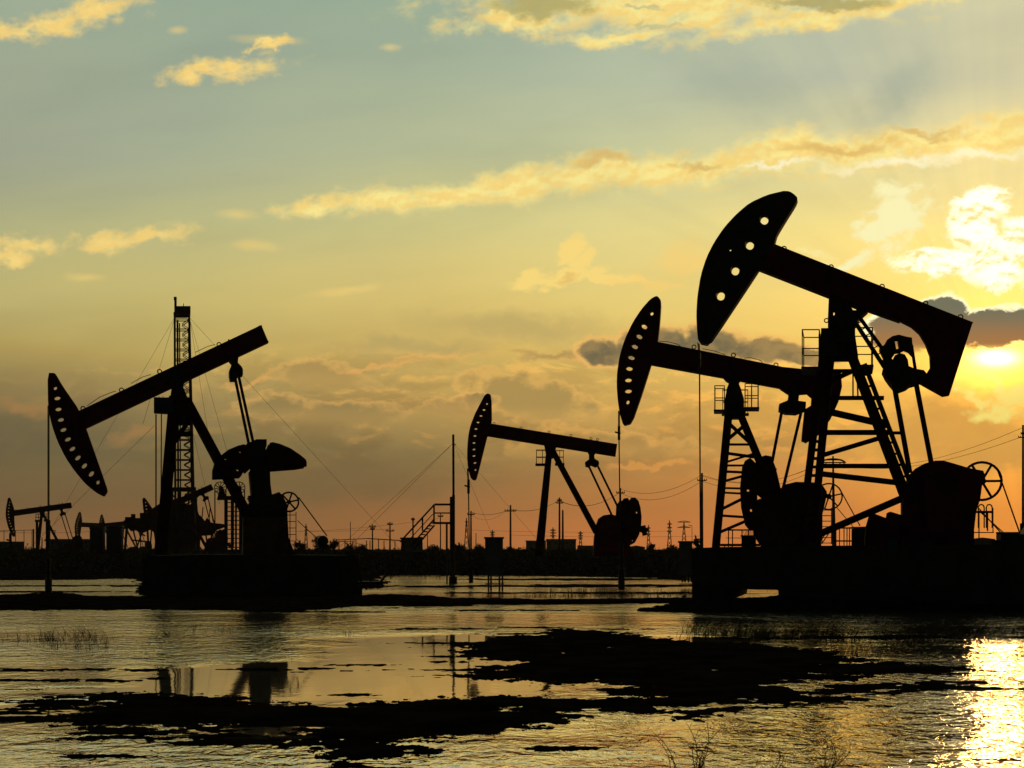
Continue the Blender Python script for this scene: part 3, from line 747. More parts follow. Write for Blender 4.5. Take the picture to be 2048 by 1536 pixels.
P('tail_weight', MB().prism(fr, [(1560,735),(1681,748),(1683,775),(1676,805),(1660,840),(1640,868),(1612,886),(1603,882),(1604,868),(1609,820),(1622,812),(1623,796),(1614,788),(1600,789),(1590,798),(1578,790),(1560,778)], -0.3, 0.3), 'red', th)
eyes(fr, [(1388,694),(1467,710),(1552,730)], 4.0, th)
P('grease_line', MB().tube([fr(1318,683,-.1), fr(1335,684,-.1), fr(1355,689,-.1), fr(1362,694,-.1)], .014, 5), 'wire', th)
P('grease_line', MB().tube([fr(1405,698,-.1), fr(1430,703,-.1), fr(1450,710,-.1)], .014, 5), 'wire', th)
P('grease_line', MB().tube([fr(1488,717,-.1), fr(1500,716,-.1), fr(1520,721,-.1), fr(1527,728,-.1)], .014, 5), 'wire', th)
P('saddle_bearing', MB().prism(fr, [(1445,754),(1452,762),(1459,766),(1454,778),(1450,800),(1450,828),(1456,838),(1486,838),(1488,828),(1488,800),(1482,780),(1477,768),(1480,762),(1490,758)], -0.4, 0.4), 'steel', th)
for t0, t1, w_ in ((-0.45, -1.0, 16), (0.45, 0.9, 13)):
    P('post_leg', MB().bar(fr(1457,832,t0), fr(1432,1098,t1), fr.w(w_), 0.2, fr.n, fr.w(w_)), 'rust', th)
    P('post_leg', MB().bar(fr(1482,832,t0), fr(1575,1060,t1), fr.w(13), 0.2, fr.n, fr.w(13)), 'rust', th)
br = [(1456,845,1498,884,7),(1490,850,1454,880,7),(1452,889,1502,889,4.5),(1450,906,1508,914,6),(1450,925,1512,906,4),(1450,931,1512,931,4),(1448,943,1515,946,5),(1446,963,1512,945,5),(1444,976,1520,978,4),(1442,985,1500,988,4),(1440,1020,1500,990,6),(1440,1031,1500,1035,5),(1436,1066,1520,1030,6),(1428,1090,1520,1090,5)]
for q in br:
    P('lattice_brace', bars(fr, [q + (0.0, 0.0, 0.12)]), 'rust', th)
P('head_plate', MB().prism(fr, [(1446,822),(1492,822),(1490,830),(1448,830)], -0.7, 0.7), 'steel', th)
cage(fr, 1430, 1449, 776, 824, -0.8, 0.2, th, 1, 1.7)
cage(fr, 1490, 1516, 772, 819, -0.8, 0.2, th, 2, 1.7)
cage(fr, 1445, 1496, 775, 824, 0.7, 1.1, th, 2, 1.2)
P('equalizer', MB().prism(fr, [(1577,776),(1600,778),(1597,792),(1596,804),(1611,806),(1610,822),(1592,829),(1570,828),(1557,822),(1558,810),(1575,803),(1577,792)], -0.5, 0.5), 'steel', th)
P('pitman_arm', bars(fr, [(1563,824,1538,955,6,-0.5)]), 'steel', th)
P('pitman_arm', bars(fr, [(1603,824,1566,980,6,0.5)]), 'steel', th)
P('counterweight', MB().prism(fr, [(1484,935),(1490,922),(1500,916),(1510,925),(1514,945),(1515,1030),(1510,1060),(1500,1062),(1490,1050),(1482,1015),(1480,975)], -0.2, 0.2, [oval(1496,981,2.6,3,0,8), oval(1502,1021,2.2,3,0,8)]), 'rust', th)
cwm = MB().prism(fr, [(1512,920),(1530,914),(1541,916),(1550,938),(1560,980),(1558,1000),(1530,1005),(1512,990),(1505,950)], -1.1, -0.7)
cw = P('counterweight', cwm, 'rust', th)
for i in range(7):
    P('casting_rib', bars(fr, [(1514, 930 + i*10, 1552, 942 + i*10, 2.6, -1.14, -1.14, 0.1)]), 'rust', cw)
P('gearbox', MB().prism(fr, [(1515,1000),(1545,990),(1570,970),(1590,965),(1625,966),(1645,974),(1652,985),(1650,1000),(1643,1030),(1640,1110),(1530,1110),(1520,1090),(1507,1070),(1505,1040),(1512,1018)], -0.6, 0.6, ), 'steel', th)
wheel(fr, 1656, 994, 27, -0.5, th, 6, 3.0)
P('drive_belt', bars(fr, [(1676,976,1718,1052,2.0,-0.5),(1672,1016,1706,1056,1.4,-0.5)]), 'wire', th)
P('access_ladder', bars(fr, [(1645,1015,1645,1088,1.8,.3),(1664,1015,1664,1088,1.8,.3)] + [(1645,1020+i*11,1664,1020+i*11,1.6,.3) for i in range(7)] + [(1640,1085,1664,1050,2,.3),(1644,1088,1668,1053,2,.3)]), 'steel', th)
rod_string(fr, 1238, 822, 1241, 1112, th, 866, 2.2, 1238)
wellhead(1243, 1085, 1180, 58, 'wellhead with its tee out in the shallow water below the slot-headed rear pump', w=9)

# ---- the biggest pump
fr = Frame(1690, 43.5, 0); th = thing('beam_pump', base_of(fr), 'biggest pump, round-holed head raised high, curved tail hanging beside the sun', 'oil pump', 'beam pumps on the flooded oil field')
head = [(1560,387),(1568,385),(1580,386),(1589,392),(1596,399),(1592,410),(1573,440),(1555,470),(1552,480),(1549,492),(1519,540),(1424,683),(1418,686),(1414,691),(1398,687),(1395,660),(1394,630),(1396,595),(1403,552),(1414,518),(1429,488),(1450,457),(1474,431),(1500,409),(1535,393)]
P('horse_head', MB().prism(fr, chaikin(head), -0.22, 0.22, [oval(1529,442,8.6,10.6,-15,14), oval(1500,492,8.6,10.6,-15,14), oval(1471,543,8.6,10.6,-15,14), oval(1442,593,8.6,10.6,-15,14), oval(1461,501,3,4.4,-20,8)]), 'steel', th)
P('walking_beam', beam_with_flanges(fr, [(1549,492),(1944,648),(1935,690),(1519,540)], 0.24, 4.0) if False else
  MB().prism(fr, [(1549,492),(1944,648),(1898,791),(1885,793),(1838,767),(1836,757),(1850,752),(1860,736),(1859,712),(1850,688),(1838,668),(1822,654),(1800,643),(1735,622),(1652,592),(1519,540)], -0.2, 0.2)
  .bar(fr(1549,493), fr(1944,649), fr.w(4), 0.52, fr.n).bar(fr(1519,539), fr(1660,594), fr.w(4), 0.52, fr.n).bar(fr(1660,594), fr(1800,643), fr.w(4), 0.52, fr.n), 'red', th)
eyes(fr, [(1568,497),(1662,534),(1764,573),(1851,607),(1921,634)], 4.4, th)
P('saddle_bearing', MB().prism(fr, [(1658,594),(1736,624),(1718,640),(1712,650),(1708,665),(1706,700),(1702,720),(1660,720),(1648,692),(1656,680),(1656,640)], -0.36, 0.36, [[(1679,600),(1690,604),(1690,610),(1680,608)], [(1694,608),(1714,616),(1712,624),(1706,624),(1700,614)], oval(1668,628,2,7,0,8)]), 'steel', th)
P('lifting_eye', MB().ring(fr(1653,642,-0.1), fr.n, fr.w(4), fr.w(1.2), 12, 5), 'steel', th)
P('post_cap', MB().prism(fr, [(1643,663),(1708,663),(1712,690),(1716,718),(1640,718),(1641,690)], -0.7, 0.7, [oval(1676,694,3,4,0,8)]), 'steel', th)
for t0, t1, w0, w1, x0, x1 in ((-0.5, -0.8, 16, 13, 1650, 1602), (0.5, 0.8, 18, 14, 1662, 1624)):
    P('post_leg', MB().bar(fr(x0,690,t0), fr(x1,1085,t1), fr.w(w0), 0.24, fr.n, fr.w(w1)), 'rust', th)
for t0, t1, dx in ((-0.6, -1.1, 0), (0.6, 1.0, 2)):
    P('post_leg', MB().bar(fr(1694+dx,690,t0), fr(1816+dx,1010,t1), fr.w(17), 0.24, fr.n), 'rust', th)
P('ladder', bars(fr, [(1728,735,1833,1010,9,-0.9,-1.0,.08)] + [(1713+101*k/12, 735+265*k/12, 1729+104*k/12, 735+265*k/12, 4, -0.9, -1.0, .06) for k in range(1, 13)]), 'steel', th)
P('ladder', bars(fr, [(1704,640,1785,765,8,-.5,-.5,.1),(1716,636,1800,752,7,-.5,-.5,.1)] + [(1704+81*k/10, 640+125*k/10, 1716+84*k/10, 636+116*k/10, 2, -.5, -.5, .05) for k in range(1, 10)]), 'steel', th)
for q in [(1655,742,1712,742,7),(1655,765,1705,742,9),(1650,796,1768,796,8),(1660,824,1774,850,13),(1645,865,1782,865,10),(1640,912,1760,876,9),(1636,932,1800,932,9),(1636,947,1800,966,11),(1630,1072,1815,992,14),(1706,745,1706,796,3),(1714,745,1716,796,3)]:
    P('lattice_brace', bars(fr, [q + (0.0, 0.0, 0.14)]), 'rust', th)
for y in range(730, 1080, 17): P('leg_rung', bars(fr, [(1612-(y-985)*.12, y, 1634-(y-985)*.1, y, 6, 0, 0, .1)]), 'steel', th)
cage(fr, 1607, 1640, 672, 745, -1.3, 0.3, th, 1, 2.0)
cage(fr, 1637, 1656, 662, 742, 0.7, 1.5, th, 1, 1.6)
cage(fr, 1709, 1744, 664, 738, -0.9, 0.9, th, 1, 2.0)
P('equalizer', MB().prism(fr, [(1764,744),(1774,738),(1782,728),(1788,716),(1798,711),(1808,714),(1814,724),(1816,737),(1828,742),(1846,745),(1852,753),(1846,762),(1836,768),(1820,772),(1812,778),(1798,783),(1788,779),(1780,770),(1770,756)], -0.6, 0.6), 'steel', th)
arch = [(1758,700),(1768,692),(1774,682),(1784,675),(1797,672),(1812,676),(1823,678),(1825,700),(1824,712),(1817,704),(1808,700),(1800,704),(1790,706),(1783,716),(1778,738),(1768,736),(1766,716)]
P('bearing_bracket', MB().prism(fr, arch, -0.3, 0.3, [[(1788,680),(1795,680),(1798,699),(1792,701)]]), 'steel', th)
P('bracket_strut', bars(fr, [(1823,690,1832,748,6)]), 'steel', th)
P('pitman_arm', bars(fr, [(1786,770,1818,948,9.5,-0.6)]), 'steel', th)
P('pitman_arm', bars(fr, [(1834,762,1867,935,9.5,0.6)]), 'steel', th)
P('cross_link', bars(fr, [(1776,869,1806,869,6,-0.6,-0.6,0.1)]), 'steel', th)
gb = MB().prism(fr, [(1816,952),(1828,940),(1846,930),(1868,924),(1884,924),(1905,930),(1935,939),(1962,944),(1966,955),(1960,970),(1956,1000),(1948,1025),(1944,1060),(1944,1100),(1803,1100),(1803,1000),(1810,975)], -0.75, 0.75)
g = P('gearbox', gb, 'red', th)
P('inspection_cover', MB().prism(fr, oval(1880,1000,26,22,0,16), -0.80, -0.74), 'red', g)
P('counterweight', MB().prism(fr, [(1848,955),(1870,945),(1890,950),(1900,975),(1900,1050),(1890,1078),(1862,1080),(1850,1050),(1845,990)], -1.15, -0.85), 'red', th)
P('motor_housing', MB().prism(fr, [(1728,1096),(1732,1052),(1738,1031),(1748,1028),(1772,1037),(1774,1026),(1780,1024),(1806,1032),(1808,1096)], -0.5, 0.6), 'red', th)
wheel(fr, 1960, 964, 39, -0.55, th, 6, 5.0, a0=0)
P('drive_belt', bars(fr, [(1991,940,2036,1068,2.6,-0.5),(1955,1018,2000,1068,2.2,-0.5)]), 'wire', th)
P('motor', MB().prism(fr, [(1995,1069),(2040,1069),(2052,1052),(2075,1052),(2075,1098),(1995,1098)], -0.9, 0.4), 'steel', th)
rod_string(fr, 1397, 686, 1401, 1096, th, 720, 2.6, 1399)
# the cable beside the head
# concrete deck of the biggest pump
f2 = Frame(1720, 40.6, 0)
t = thing('pump_deck', base_of(f2), 'massive dark raised concrete deck on an earth bank under the biggest pump', 'concrete pad')
P('deck_block', MB().prism(f2, [(1384,1102),(1392,1096),(1440,1094),(1520,1093),(1560,1092),(1700,1091),(2300,1088),(2300,1212),(1560,1212),(1556,1180),(1450,1178),(1446,1206),(1384,1206)], 0, 9), 'conc', t)
P('deck_post', bars(f2, [(1441,1176,1441,1212,10,0.3,0.3,.2)]), 'conc', t)
P('deck_edge', MB().prism(f2, [(1380,1097),(2300,1086),(2300,1093),(1380,1104)], -0.06, 0.3), 'conc', t)
for x in (1470, 1560, 1650, 1740, 1830, 1920, 2010):
    P('deck_rib', bars(f2, [(x, 1104, x, 1178, 5, -0.04, -0.04, 0.1)]), 'conc', t)
for i, (x0, x1, lab) in enumerate(((1776,1795,'below the red motor housing'),(1842,1864,'below the dark red gearbox'),(1918,1936,'below the right edge of the gearbox'),(1984,2006,'furthest right, below the belt'))):
    t = thing('control_box', Frame(x0, 40.3).o, 'blue-grey electric box on the deck front ' + lab, 'electric box', 'electric boxes along the deck of the biggest pump')
    fb = Frame(x0, 40.2, 0)
    P('housing', MB().prism(fb, [(x0,1080),(x1,1080),(x1,1104),(x0,1104)], 0, 0.3), 'blue', t)
    P('door', MB().prism(fb, [(x0+2,1083),(x1-2,1083),(x1-2,1101),(x0+2,1101)], -0.02, -0.003), 'blue', t)
# railed ladder cage by the flywheel
f3 = Frame(1965, 44.5, 0); t = thing('ladder_cage', f3.o, 'hooped steel ladder cage standing right of the biggest gearbox', 'ladder')
m = MB()
for cx in (1962.5, 1978.5):
    pts = [f3(cx + 6*math.cos(a), 1016 - 7*math.sin(a)) for a in [math.pi*k/8 for k in range(9)]]
    m.tube([f3(cx + 6, 1056)] + pts + [f3(cx - 6, 1056)], 0.022, 5)
P('hoop', m, 'galv', t)
P('crossbar', bars(f3, [(1948,1024,1986,1024,4.6,0,0,.1),(1945,1065,1988,1065,2),(1986,1016,1986,1065,2),(1958,1024,1958,1080,2.4),(1975,1024,1975,1062,3),(1952,1012,1952,1024,1.6),(1956,1020,2010,1068,2.2)]), 'galv', t)
f3 = Frame(1490, 60, 0); t = thing('yard_fence', f3.o, 'low rail fence with a dark box, between the lattice tower legs and ribbed crank', 'fence')
P('rail', bars(f3, [(1452,1060,1528,1060,3),(1452,1076,1528,1076,1.2)]), 'steel', t)
for x in (1457, 1465, 1484, 1497, 1511, 1524): P('fence_post', bars(f3, [(x,1060,x,1096,2.2)]), 'steel', t)
P('mesh_panel', bars(f3, [(1486+i*4,1062,1494+i*4,1080,0.8) for i in range(7)] + [(1494+i*4,1062,1486+i*4,1080,0.8) for i in range(7)]), 'wire', t)
f3 = Frame(1500, 58, 0); t = thing('switch_box', f3.o, 'squat dark box in front of the low rail fence', 'electric box')
P('housing', MB().prism(f3, [(1483,1073),(1512,1073),(1512,1100),(1483,1100)], 0, 0.5), 'steel', t)
P('roof', MB().prism(f3, [(1481,1070.5),(1514,1070.5),(1514,1073),(1481,1073)], -0.05, 0.55), 'steel', t)
f3 = Frame(1690, 62, 0); t = thing('yard_fence', f3.o, 'short railing seen under the slanting brace of the biggest pump', 'fence')
P('rail', bars(f3, [(1668,1056,1735,1056,3),(1668,1082,1735,1082,3)]), 'steel', t)
for x in (1672, 1679, 1688, 1694, 1699, 1706, 1726): P('fence_post', bars(f3, [(x,1056,x,1098,2)]), 'steel', t)
f3 = Frame(1718, 60, 0); t = thing('equipment_box', f3.o, 'dark equipment box beside the short railing', 'electric box')
P('housing', MB().prism(f3, [(1703,1058),(1732,1056),(1732,1098),(1703,1098)], 0, 0.9), 'steel', t)
P('lid', MB().prism(f3, [(1701,1054),(1734,1053),(1734,1056),(1701,1057)], -0.05, 0.95), 'steel', t)
f3 = Frame(2030, 50, 0); t = thing('machine_shed', f3.o, 'low flat-topped shed at the right edge behind the belt', 'shed')
P('wall', MB().prism(f3, [(1998,1068),(2100,1068),(2100,1100),(1998,1100)], 0, 3), 'steel', t)
P('roof', MB().prism(f3, [(1992,1064),(2104,1064),(2104,1068),(1992,1068)], -0.1, 3.1), 'steel', t)
P('chimney', MB().prism(f3, [(2040,1046),(2062,1046),(2062,1064),(2040,1064)], 0.5, 1.2), 'steel', t)

# ------------------------------------------------------------------ field furniture
def cabinet(x0, x1, y0, y1, leg, Y, label, group=None):
    f = Frame((x0+x1)/2, Y, 0); t = thing('control_cabinet', f.o, label, 'cabinet', group)
    P('housing', MB().prism(f, [(x0,y0+3),(x1,y0+3),(x1,y1),(x0,y1)], 0, f.w(x1-x0)*0.8), 'grey', t)
    P('roof', MB().prism(f, [(x0-2,y0),(x1+2,y0),(x1+2,y0+3.5),(x0-2,y0+3.5)], -0.06, f.w(x1-x0)*0.8+.06), 'grey', t)
    P('door', MB().prism(f, [(x0+3,y0+8),(x1-3,y0+8),(x1-3,y1-4),(x0+3,y1-4)], -0.02, -0.003), 'grey', t)
    for x, tt in ((x0+7,0.05),(x1-7,0.05),(x0+12,.5),(x1-1,.5)):
        P('leg', bars(f, [(x, y1, x, leg, 3.6, tt)]), 'steel', t)
    P('leg_brace', bars(f, [(x0, y1+18, x1+2, y1+18, 2.2, .1)]), 'steel', t)
cabinet(970, 1006, 1074, 1150, 1186, 58, 'tall grey cabinet on legs in the water between pipe mast and middle pump', 'grey control cabinets')
cabinet(1358, 1384, 1082, 1150, 1165, 62, 'smaller grey metal cabinet at the left end of the raised concrete deck', 'grey control cabinets')

f = Frame(906, 70, 0); t = thing('pipe_mast', f.o, 'tall thin pipe mast standing in the water left of the middle pump', 'mast')
P('pole', MB().tube([f(907,1166), f(907,990)], f.w(3.0), 8).tube([f(907,990), f(906.5,869)], f.w(2.3), 8), 'steel', t)
P('base', MB().lathe(f(906,1172), Vector((0,0,1)), [(0,.33),(.12,.33),(.13,.2),(.45,.2),(.46,.12)], 12), 'steel', t)
P('hook', bars(f, [(907,888,912,889,1.6)]), 'steel', t)
for (x, y, tt) in ((655,1098,6),(700,1098,-2),(1105,1090,8),(1000,1098,3)):
    P('guy_wire', MB().tube([f(907,886), f(x, y, tt)], 0.007, 4), 'wire', t)
f = Frame(895, 72, 0); t = thing('stair_platform', f.o, 'open steel stair and railed landing leaning up to the pipe mast', 'stairs')
P('post', MB().tube([f(903,1166,-.3), f(903,994,-.3)], f.w(3.4), 8), 'steel', t)
P('post', MB().tube([f(894,1166,.4), f(894,1046,.4)], f.w(1.6), 8), 'steel', t)
P('handrail', bars(f, [(869,1009,902,1009,4),(869,1026,902,1026,2.6),(868,1009,868,1046,3.4),(869,1009,800,1084,3.2),(845,1034,845,1062,3.2),(866,1028,818,1080,1.6)]), 'steel', t)
P('landing', MB().prism(f, [(866,1044),(904,1044),(904,1048),(866,1048)], -0.3, 0.6), 'steel', t)
P('stair_stringer', bars(f, [(869,1038,822,1092,3.2,-.3),(869,1050,826,1100,3.2,.4)]), 'steel', t)
for i in range(9):
    k = i/9; P('tread', MB().bar(f(866-46*k,1046+52*k,-.3), f(866-46*k,1046+52*k,.5), .05, .22, f.h), 'steel', t)
f = Frame(822, 90, 0); t = thing('pump_cabin', f.o, 'small grey cabin half hidden behind the foot of the stair', 'cabin')
P('wall', MB().prism(f, [(803,1078),(845,1078),(846,1104),(801,1104)], 0, 1.6), 'grey', t)
P('roof', MB().prism(f, [(800,1075),(848,1075),(848,1078),(800,1078)], -.1, 1.7), 'grey', t)

# ------------------------------------------------------------------ drilling derrick with its base
Yd = 190; f = Frame(365, Yd, 0)
t = thing('drilling_derrick', f.o, 'tall lattice drilling derrick behind the large left pump, guyed on both sides', 'derrick')
hw = lambda y: 14.5 + (y - 640)/(1090 - 640)*5.0
cxm = lambda y: 364.0 + (y - 640)/450.0*6.5
def cor(y, i, k): 
    return f(cxm(y) + hw(y)*(-1 if i else 1), y, (hw(y)*0.9/F*Yd)*(-1 if k else 1))
for i in (0, 1):
    for k in (0, 1):
        P('mast_leg', MB().tube([cor(632, i, k), cor(1098, i, k)], 0.15, 6), 'steel', t)
m = MB(); ys = [640 + i*20 for i in range(23)]
for a, b2 in zip(ys[:-1], ys[1:]):
    for k in (0, 1):
        m.tube([cor(a,0,k), cor(a,1,k)], 0.07, 4)
        m.tube([cor(a,0,k), cor(b2-10,0,k)*0.5 + cor(b2-10,1,k)*0.5], 0.06, 4).tube([cor(b2-10,0,k)*0.5 + cor(b2-10,1,k)*0.5, cor(b2,0,k)], 0.05, 4)
    for i in (0, 1):
        m.tube([cor(a,i,0), cor(b2,i,1)], 0.08, 4).tube([cor(a,i,1), cor(b2,i,0)], 0.08, 4).tube([cor(a,i,0), cor(a,i,1)], 0.08, 4)
P('mast_bracing', m, 'steel', t)
P('stand_pipe', MB().tube([f(355,640), f(357,1095)], 0.14, 6).tube([f(359,645,.5), f(362,1095,.5)], 0.09, 6), 'steel', t)
P('ladder_rail', MB().tube([f(378,660,-1), f(386,1090,-1)], 0.16, 5), 'steel', t)
P('crown_block', MB().prism(f, [(352,615),(381,615),(381,630),(374,633),(351,633),(347,631),(347,627),(352,627)], -1.2, 1.2), 'steel', t)
P('gin_pole', MB().tube([f(351,632), f(351,598)], 0.17, 6).bar(f(347.5,597), f(353.5,597), .4, .4, f.n).tube([f(367,615), f(367,607)], .05, 4), 'steel', t)
P('racking_board', MB().prism(f, [(308,800),(345,800),(345,828),(308,826)], -1.0, 1.0), 'blue', t)
P('racking_rail', bars(f, [(308,797,345,795,1.5),(310,797,310,803,1.2),(318,792,318,803,1.0),(326,792,326,803,1.0)]), 'steel', t)
P('hanging_pipe', MB().tube([f(312,828,.4), f(312,1090,.4)], 0.10, 5).tube([f(323,828,-.4), f(322,1090,-.4)], 0.08, 5), 'steel', t)
for (x0,y0,x1,y1,tt) in ((350,634,60,1098,12),(350,634,296,880,-25),(378,634,830,1098,14),(380,640,478,1040,-20),(380,640,446,1000,18),(310,850,70,1098,-8),(385,860,440,1090,10)):
    P('guy_wire', MB().tube([f(x0,y0), f(x1,y1,tt)], 0.019, 4), 'wire', t)
t = thing('rig_floor', f.o, 'raised rig floor and dark substructure at the foot of the derrick', 'rig base')
P('floor', MB().prism(f, [(342,976),(392,976),(392,982),(342,982)], -2.5, 2.5), 'steel', t)
for q in ((345,982,338,1100,5,-2),(390,982,398,1100,5,-2),(360,982,360,1100,3,2),(376,982,384,1100,3,2),(345,990,398,1040,3,0),(398,990,340,1060,3,0),(345,1000,395,1000,3,0)):
    P('support', bars(f, [q]), 'steel', t)
P('draw_works', MB().prism(f, [(300,1020),(318,1008),(350,1004),(392,1012),(402,1040),(400,1100),(340,1100),(340,1062),(300,1060)], 0, 3), 'rust', t)
def junk(label, out, Y, legs, matn='steel', extra=()):
    fj = Frame(out[0][0], Y, 0); tj = thing('rig_module', fj.o, label, 'rig module', 'machinery round the derrick foot')
    P('housing', MB().prism(fj, out, 0, 2.4), matn, tj)
    for q in legs: P('leg', bars(fj, [q + (0.6,)]), 'steel', tj)
    for q in extra: P('pipe', bars(fj, [q]), 'steel', tj)
junk('dark engine module on stilts left of the derrick foot', [(250,1034),(262,1034),(262,1028),(271,1028),(271,1036),(280,1036),(280,1026),(302,1024),(304,1058),(286,1066),(276,1060),(262,1062),(250,1050)], 170,
     [(254,1050,250,1100,5),(266,1058,276,1098,3),(286,1060,272,1100,3),(295,1060,298,1104,4),(304,1052,300,1100,3),(280,1064,282,1102,2)], 'rust', [(248,1040,256,1062,2),(268,1056,290,1072,3),(262,1080,300,1084,3)])
junk('boat-shaped mud tank on stilts right of the derrick foot', [(392,1038),(400,1030),(410,1042),(414,1034),(420,1044),(428,1046),(448,1048),(450,1054),(434,1060),(426,1070),(396,1072)], 172,
     [(400,1070,396,1100,4),(412,1070,416,1104,3),(424,1068,420,1104,4),(430,1070,440,1074,3)], 'rust', [(404,1036,406,1014,2),(418,1040,420,1018,2),(426,1044,424,1028,1.5)])
junk('cluster of dark pumps between the derrick legs and the left pump post', [(306,1052),(330,1040),(346,1056),(360,1050),(380,1062),(398,1066),(398,1084),(372,1090),(340,1082),(310,1084)], 165,
     [(312,1080,310,1106,4),(334,1080,336,1106,4),(352,1084,350,1106,3),(378,1084,380,1106,4)], 'rust', [(330,1044,320,1030,2)])

# two-wheeled tower hoist
f = Frame(465, 120, 0); t = thing('wheel_hoist', f.o, 'upright hoist tower with two spoked wheels on top, behind the left pump stay', 'hoist')
for x, w_ in ((452,7),(464,5),(472,4),(482,8)): P('column', bars(f, [(x,1000,x,1100,w_)]), 'steel', t)
P('column_rungs', bars(f, [(450,1005+i*9,484,1005+i*9,1.8) for i in range(11)]), 'steel', t)
P('head_frame', MB().prism(f, [(434,1000),(440,972),(446,974),(452,992),(470,992),(474,972),(482,972),(486,1000)], -.4, .4), 'steel', t)
for cx in (441, 478):
    wheel(f, cx, 976, 12.5, -0.6, t, 10, 1.8, name='wheel')
    P('hoist_cable', MB().tube([f(cx-11,980,-.6), f(cx-11,1095,-.6)], .05, 4).tube([f(cx+11,980,-.6), f(cx+11,1095,-.6)], .05, 4), 'wire', t)
f = Frame(582, 90, 0); t = thing('ladder_tower', f.o, 'slim caged ladder tower right of the left pump flywheel', 'ladder')
P('rail', bars(f, [(571,1024,571,1092,1.6),(580,1020,580,1092,1.8,.3),(592,1024,592,1085,1.6)]), 'galv', t)
P('rungs', bars(f, [(571,1030+i*13,592,1030+i*13,1.4) for i in range(5)]), 'galv', t)

# tanks and sheds on the far left
def tank(x0, x1, y0, y1, Y, label):
    f = Frame((x0+x1)/2, Y, 0); t = thing('storage_tank', f.o, label, 'tank', 'blue storage tanks')
    c = f((x0+x1)/2, y1); r = f.w((x1-x0)/2); h = f.w(y1-y0)
    P('shell', MB().lathe(c, Vector((0,0,1)), [(0,r),(h*.98,r),(h,r*.96),(h*1.03,r*.2)], 28), 'blue', t, True)
    P('ladder', MB().tube([c+Vector((r*.7,-r*.75,0)), c+Vector((r*.7,-r*.75,h*1.04))], .05, 4).tube([c+Vector((r*.8,-r*.65,0)), c+Vector((r*.8,-r*.65,h*1.04))], .05, 4), 'steel', t)
    P('top_rim', MB().ring(c+Vector((0,0,h)), Vector((0,0,1)), r, .07, 28, 5), 'steel', t)
tank(180, 210, 1056, 1106, 140, 'left one of the two blue tanks near the small far pumps')
tank(213, 246, 1054, 1106, 135, 'right one of the two blue tanks, next to the dark rig machinery')
def shed(x0, x1, y0, Y, label, depth=10, peak=0, wins=0, matn='grey', rise=2):
    f = Frame((x0+x1)/2, Y, 0); t = thing('building', f.o, label, 'building', 'low buildings along the horizon')
    P('wall', MB().prism(f, [(x0,y0),(x1,y0),(x1,1106),(x0,1106)], 0, depth), matn, t)
    if peak: P('roof', MB().prism(f, [(x0-1,y0),((x0+x1)/2,y0-peak),(x1+1,y0)], -.3, depth+.3), matn, t)
    else: P('roof', MB().prism(f, [(x0-1,y0-rise),(x1+1,y0-rise),(x1+1,y0),(x0-1,y0)], -.3, depth+.3), matn, t)
    for i in range(wins):
        x = x0 + (i+.5)*(x1-x0)/wins
        P('window', MB().prism(f, [(x-1.5,y0+4),(x+1.5,y0+4),(x+1.5,y0+8),(x-1.5,y0+8)], -.12, -.01), 'steel', t)
shed(-30, 48, 1085, 260, 'grey flat-roofed building at the far left edge of the horizon', 12, 0, 5)
shed(96, 180, 1080, 280, 'long grey shed behind the far left beam pump', 12, 0, 5)
shed(1052, 1092, 1083, 420, 'low left wing of the pale building right of the tall cabinet', 14, 0, 3)
shed(1093, 1152, 1080, 425, 'longer pale flat block behind the middle pump legs', 14, 0, 5)
shed(1155, 1212, 1093, 420, 'lowest pale shed seen beside the middle pump gearbox', 14, 0, 4)
shed(1255, 1290, 1094, 400, 'tiny low shed just right of the middle pump counterweight', 10, 3, 2)
shed(1940, 1990, 1078, 220, 'low dark shed behind the hooped ladder cage', 10, 3, 3)

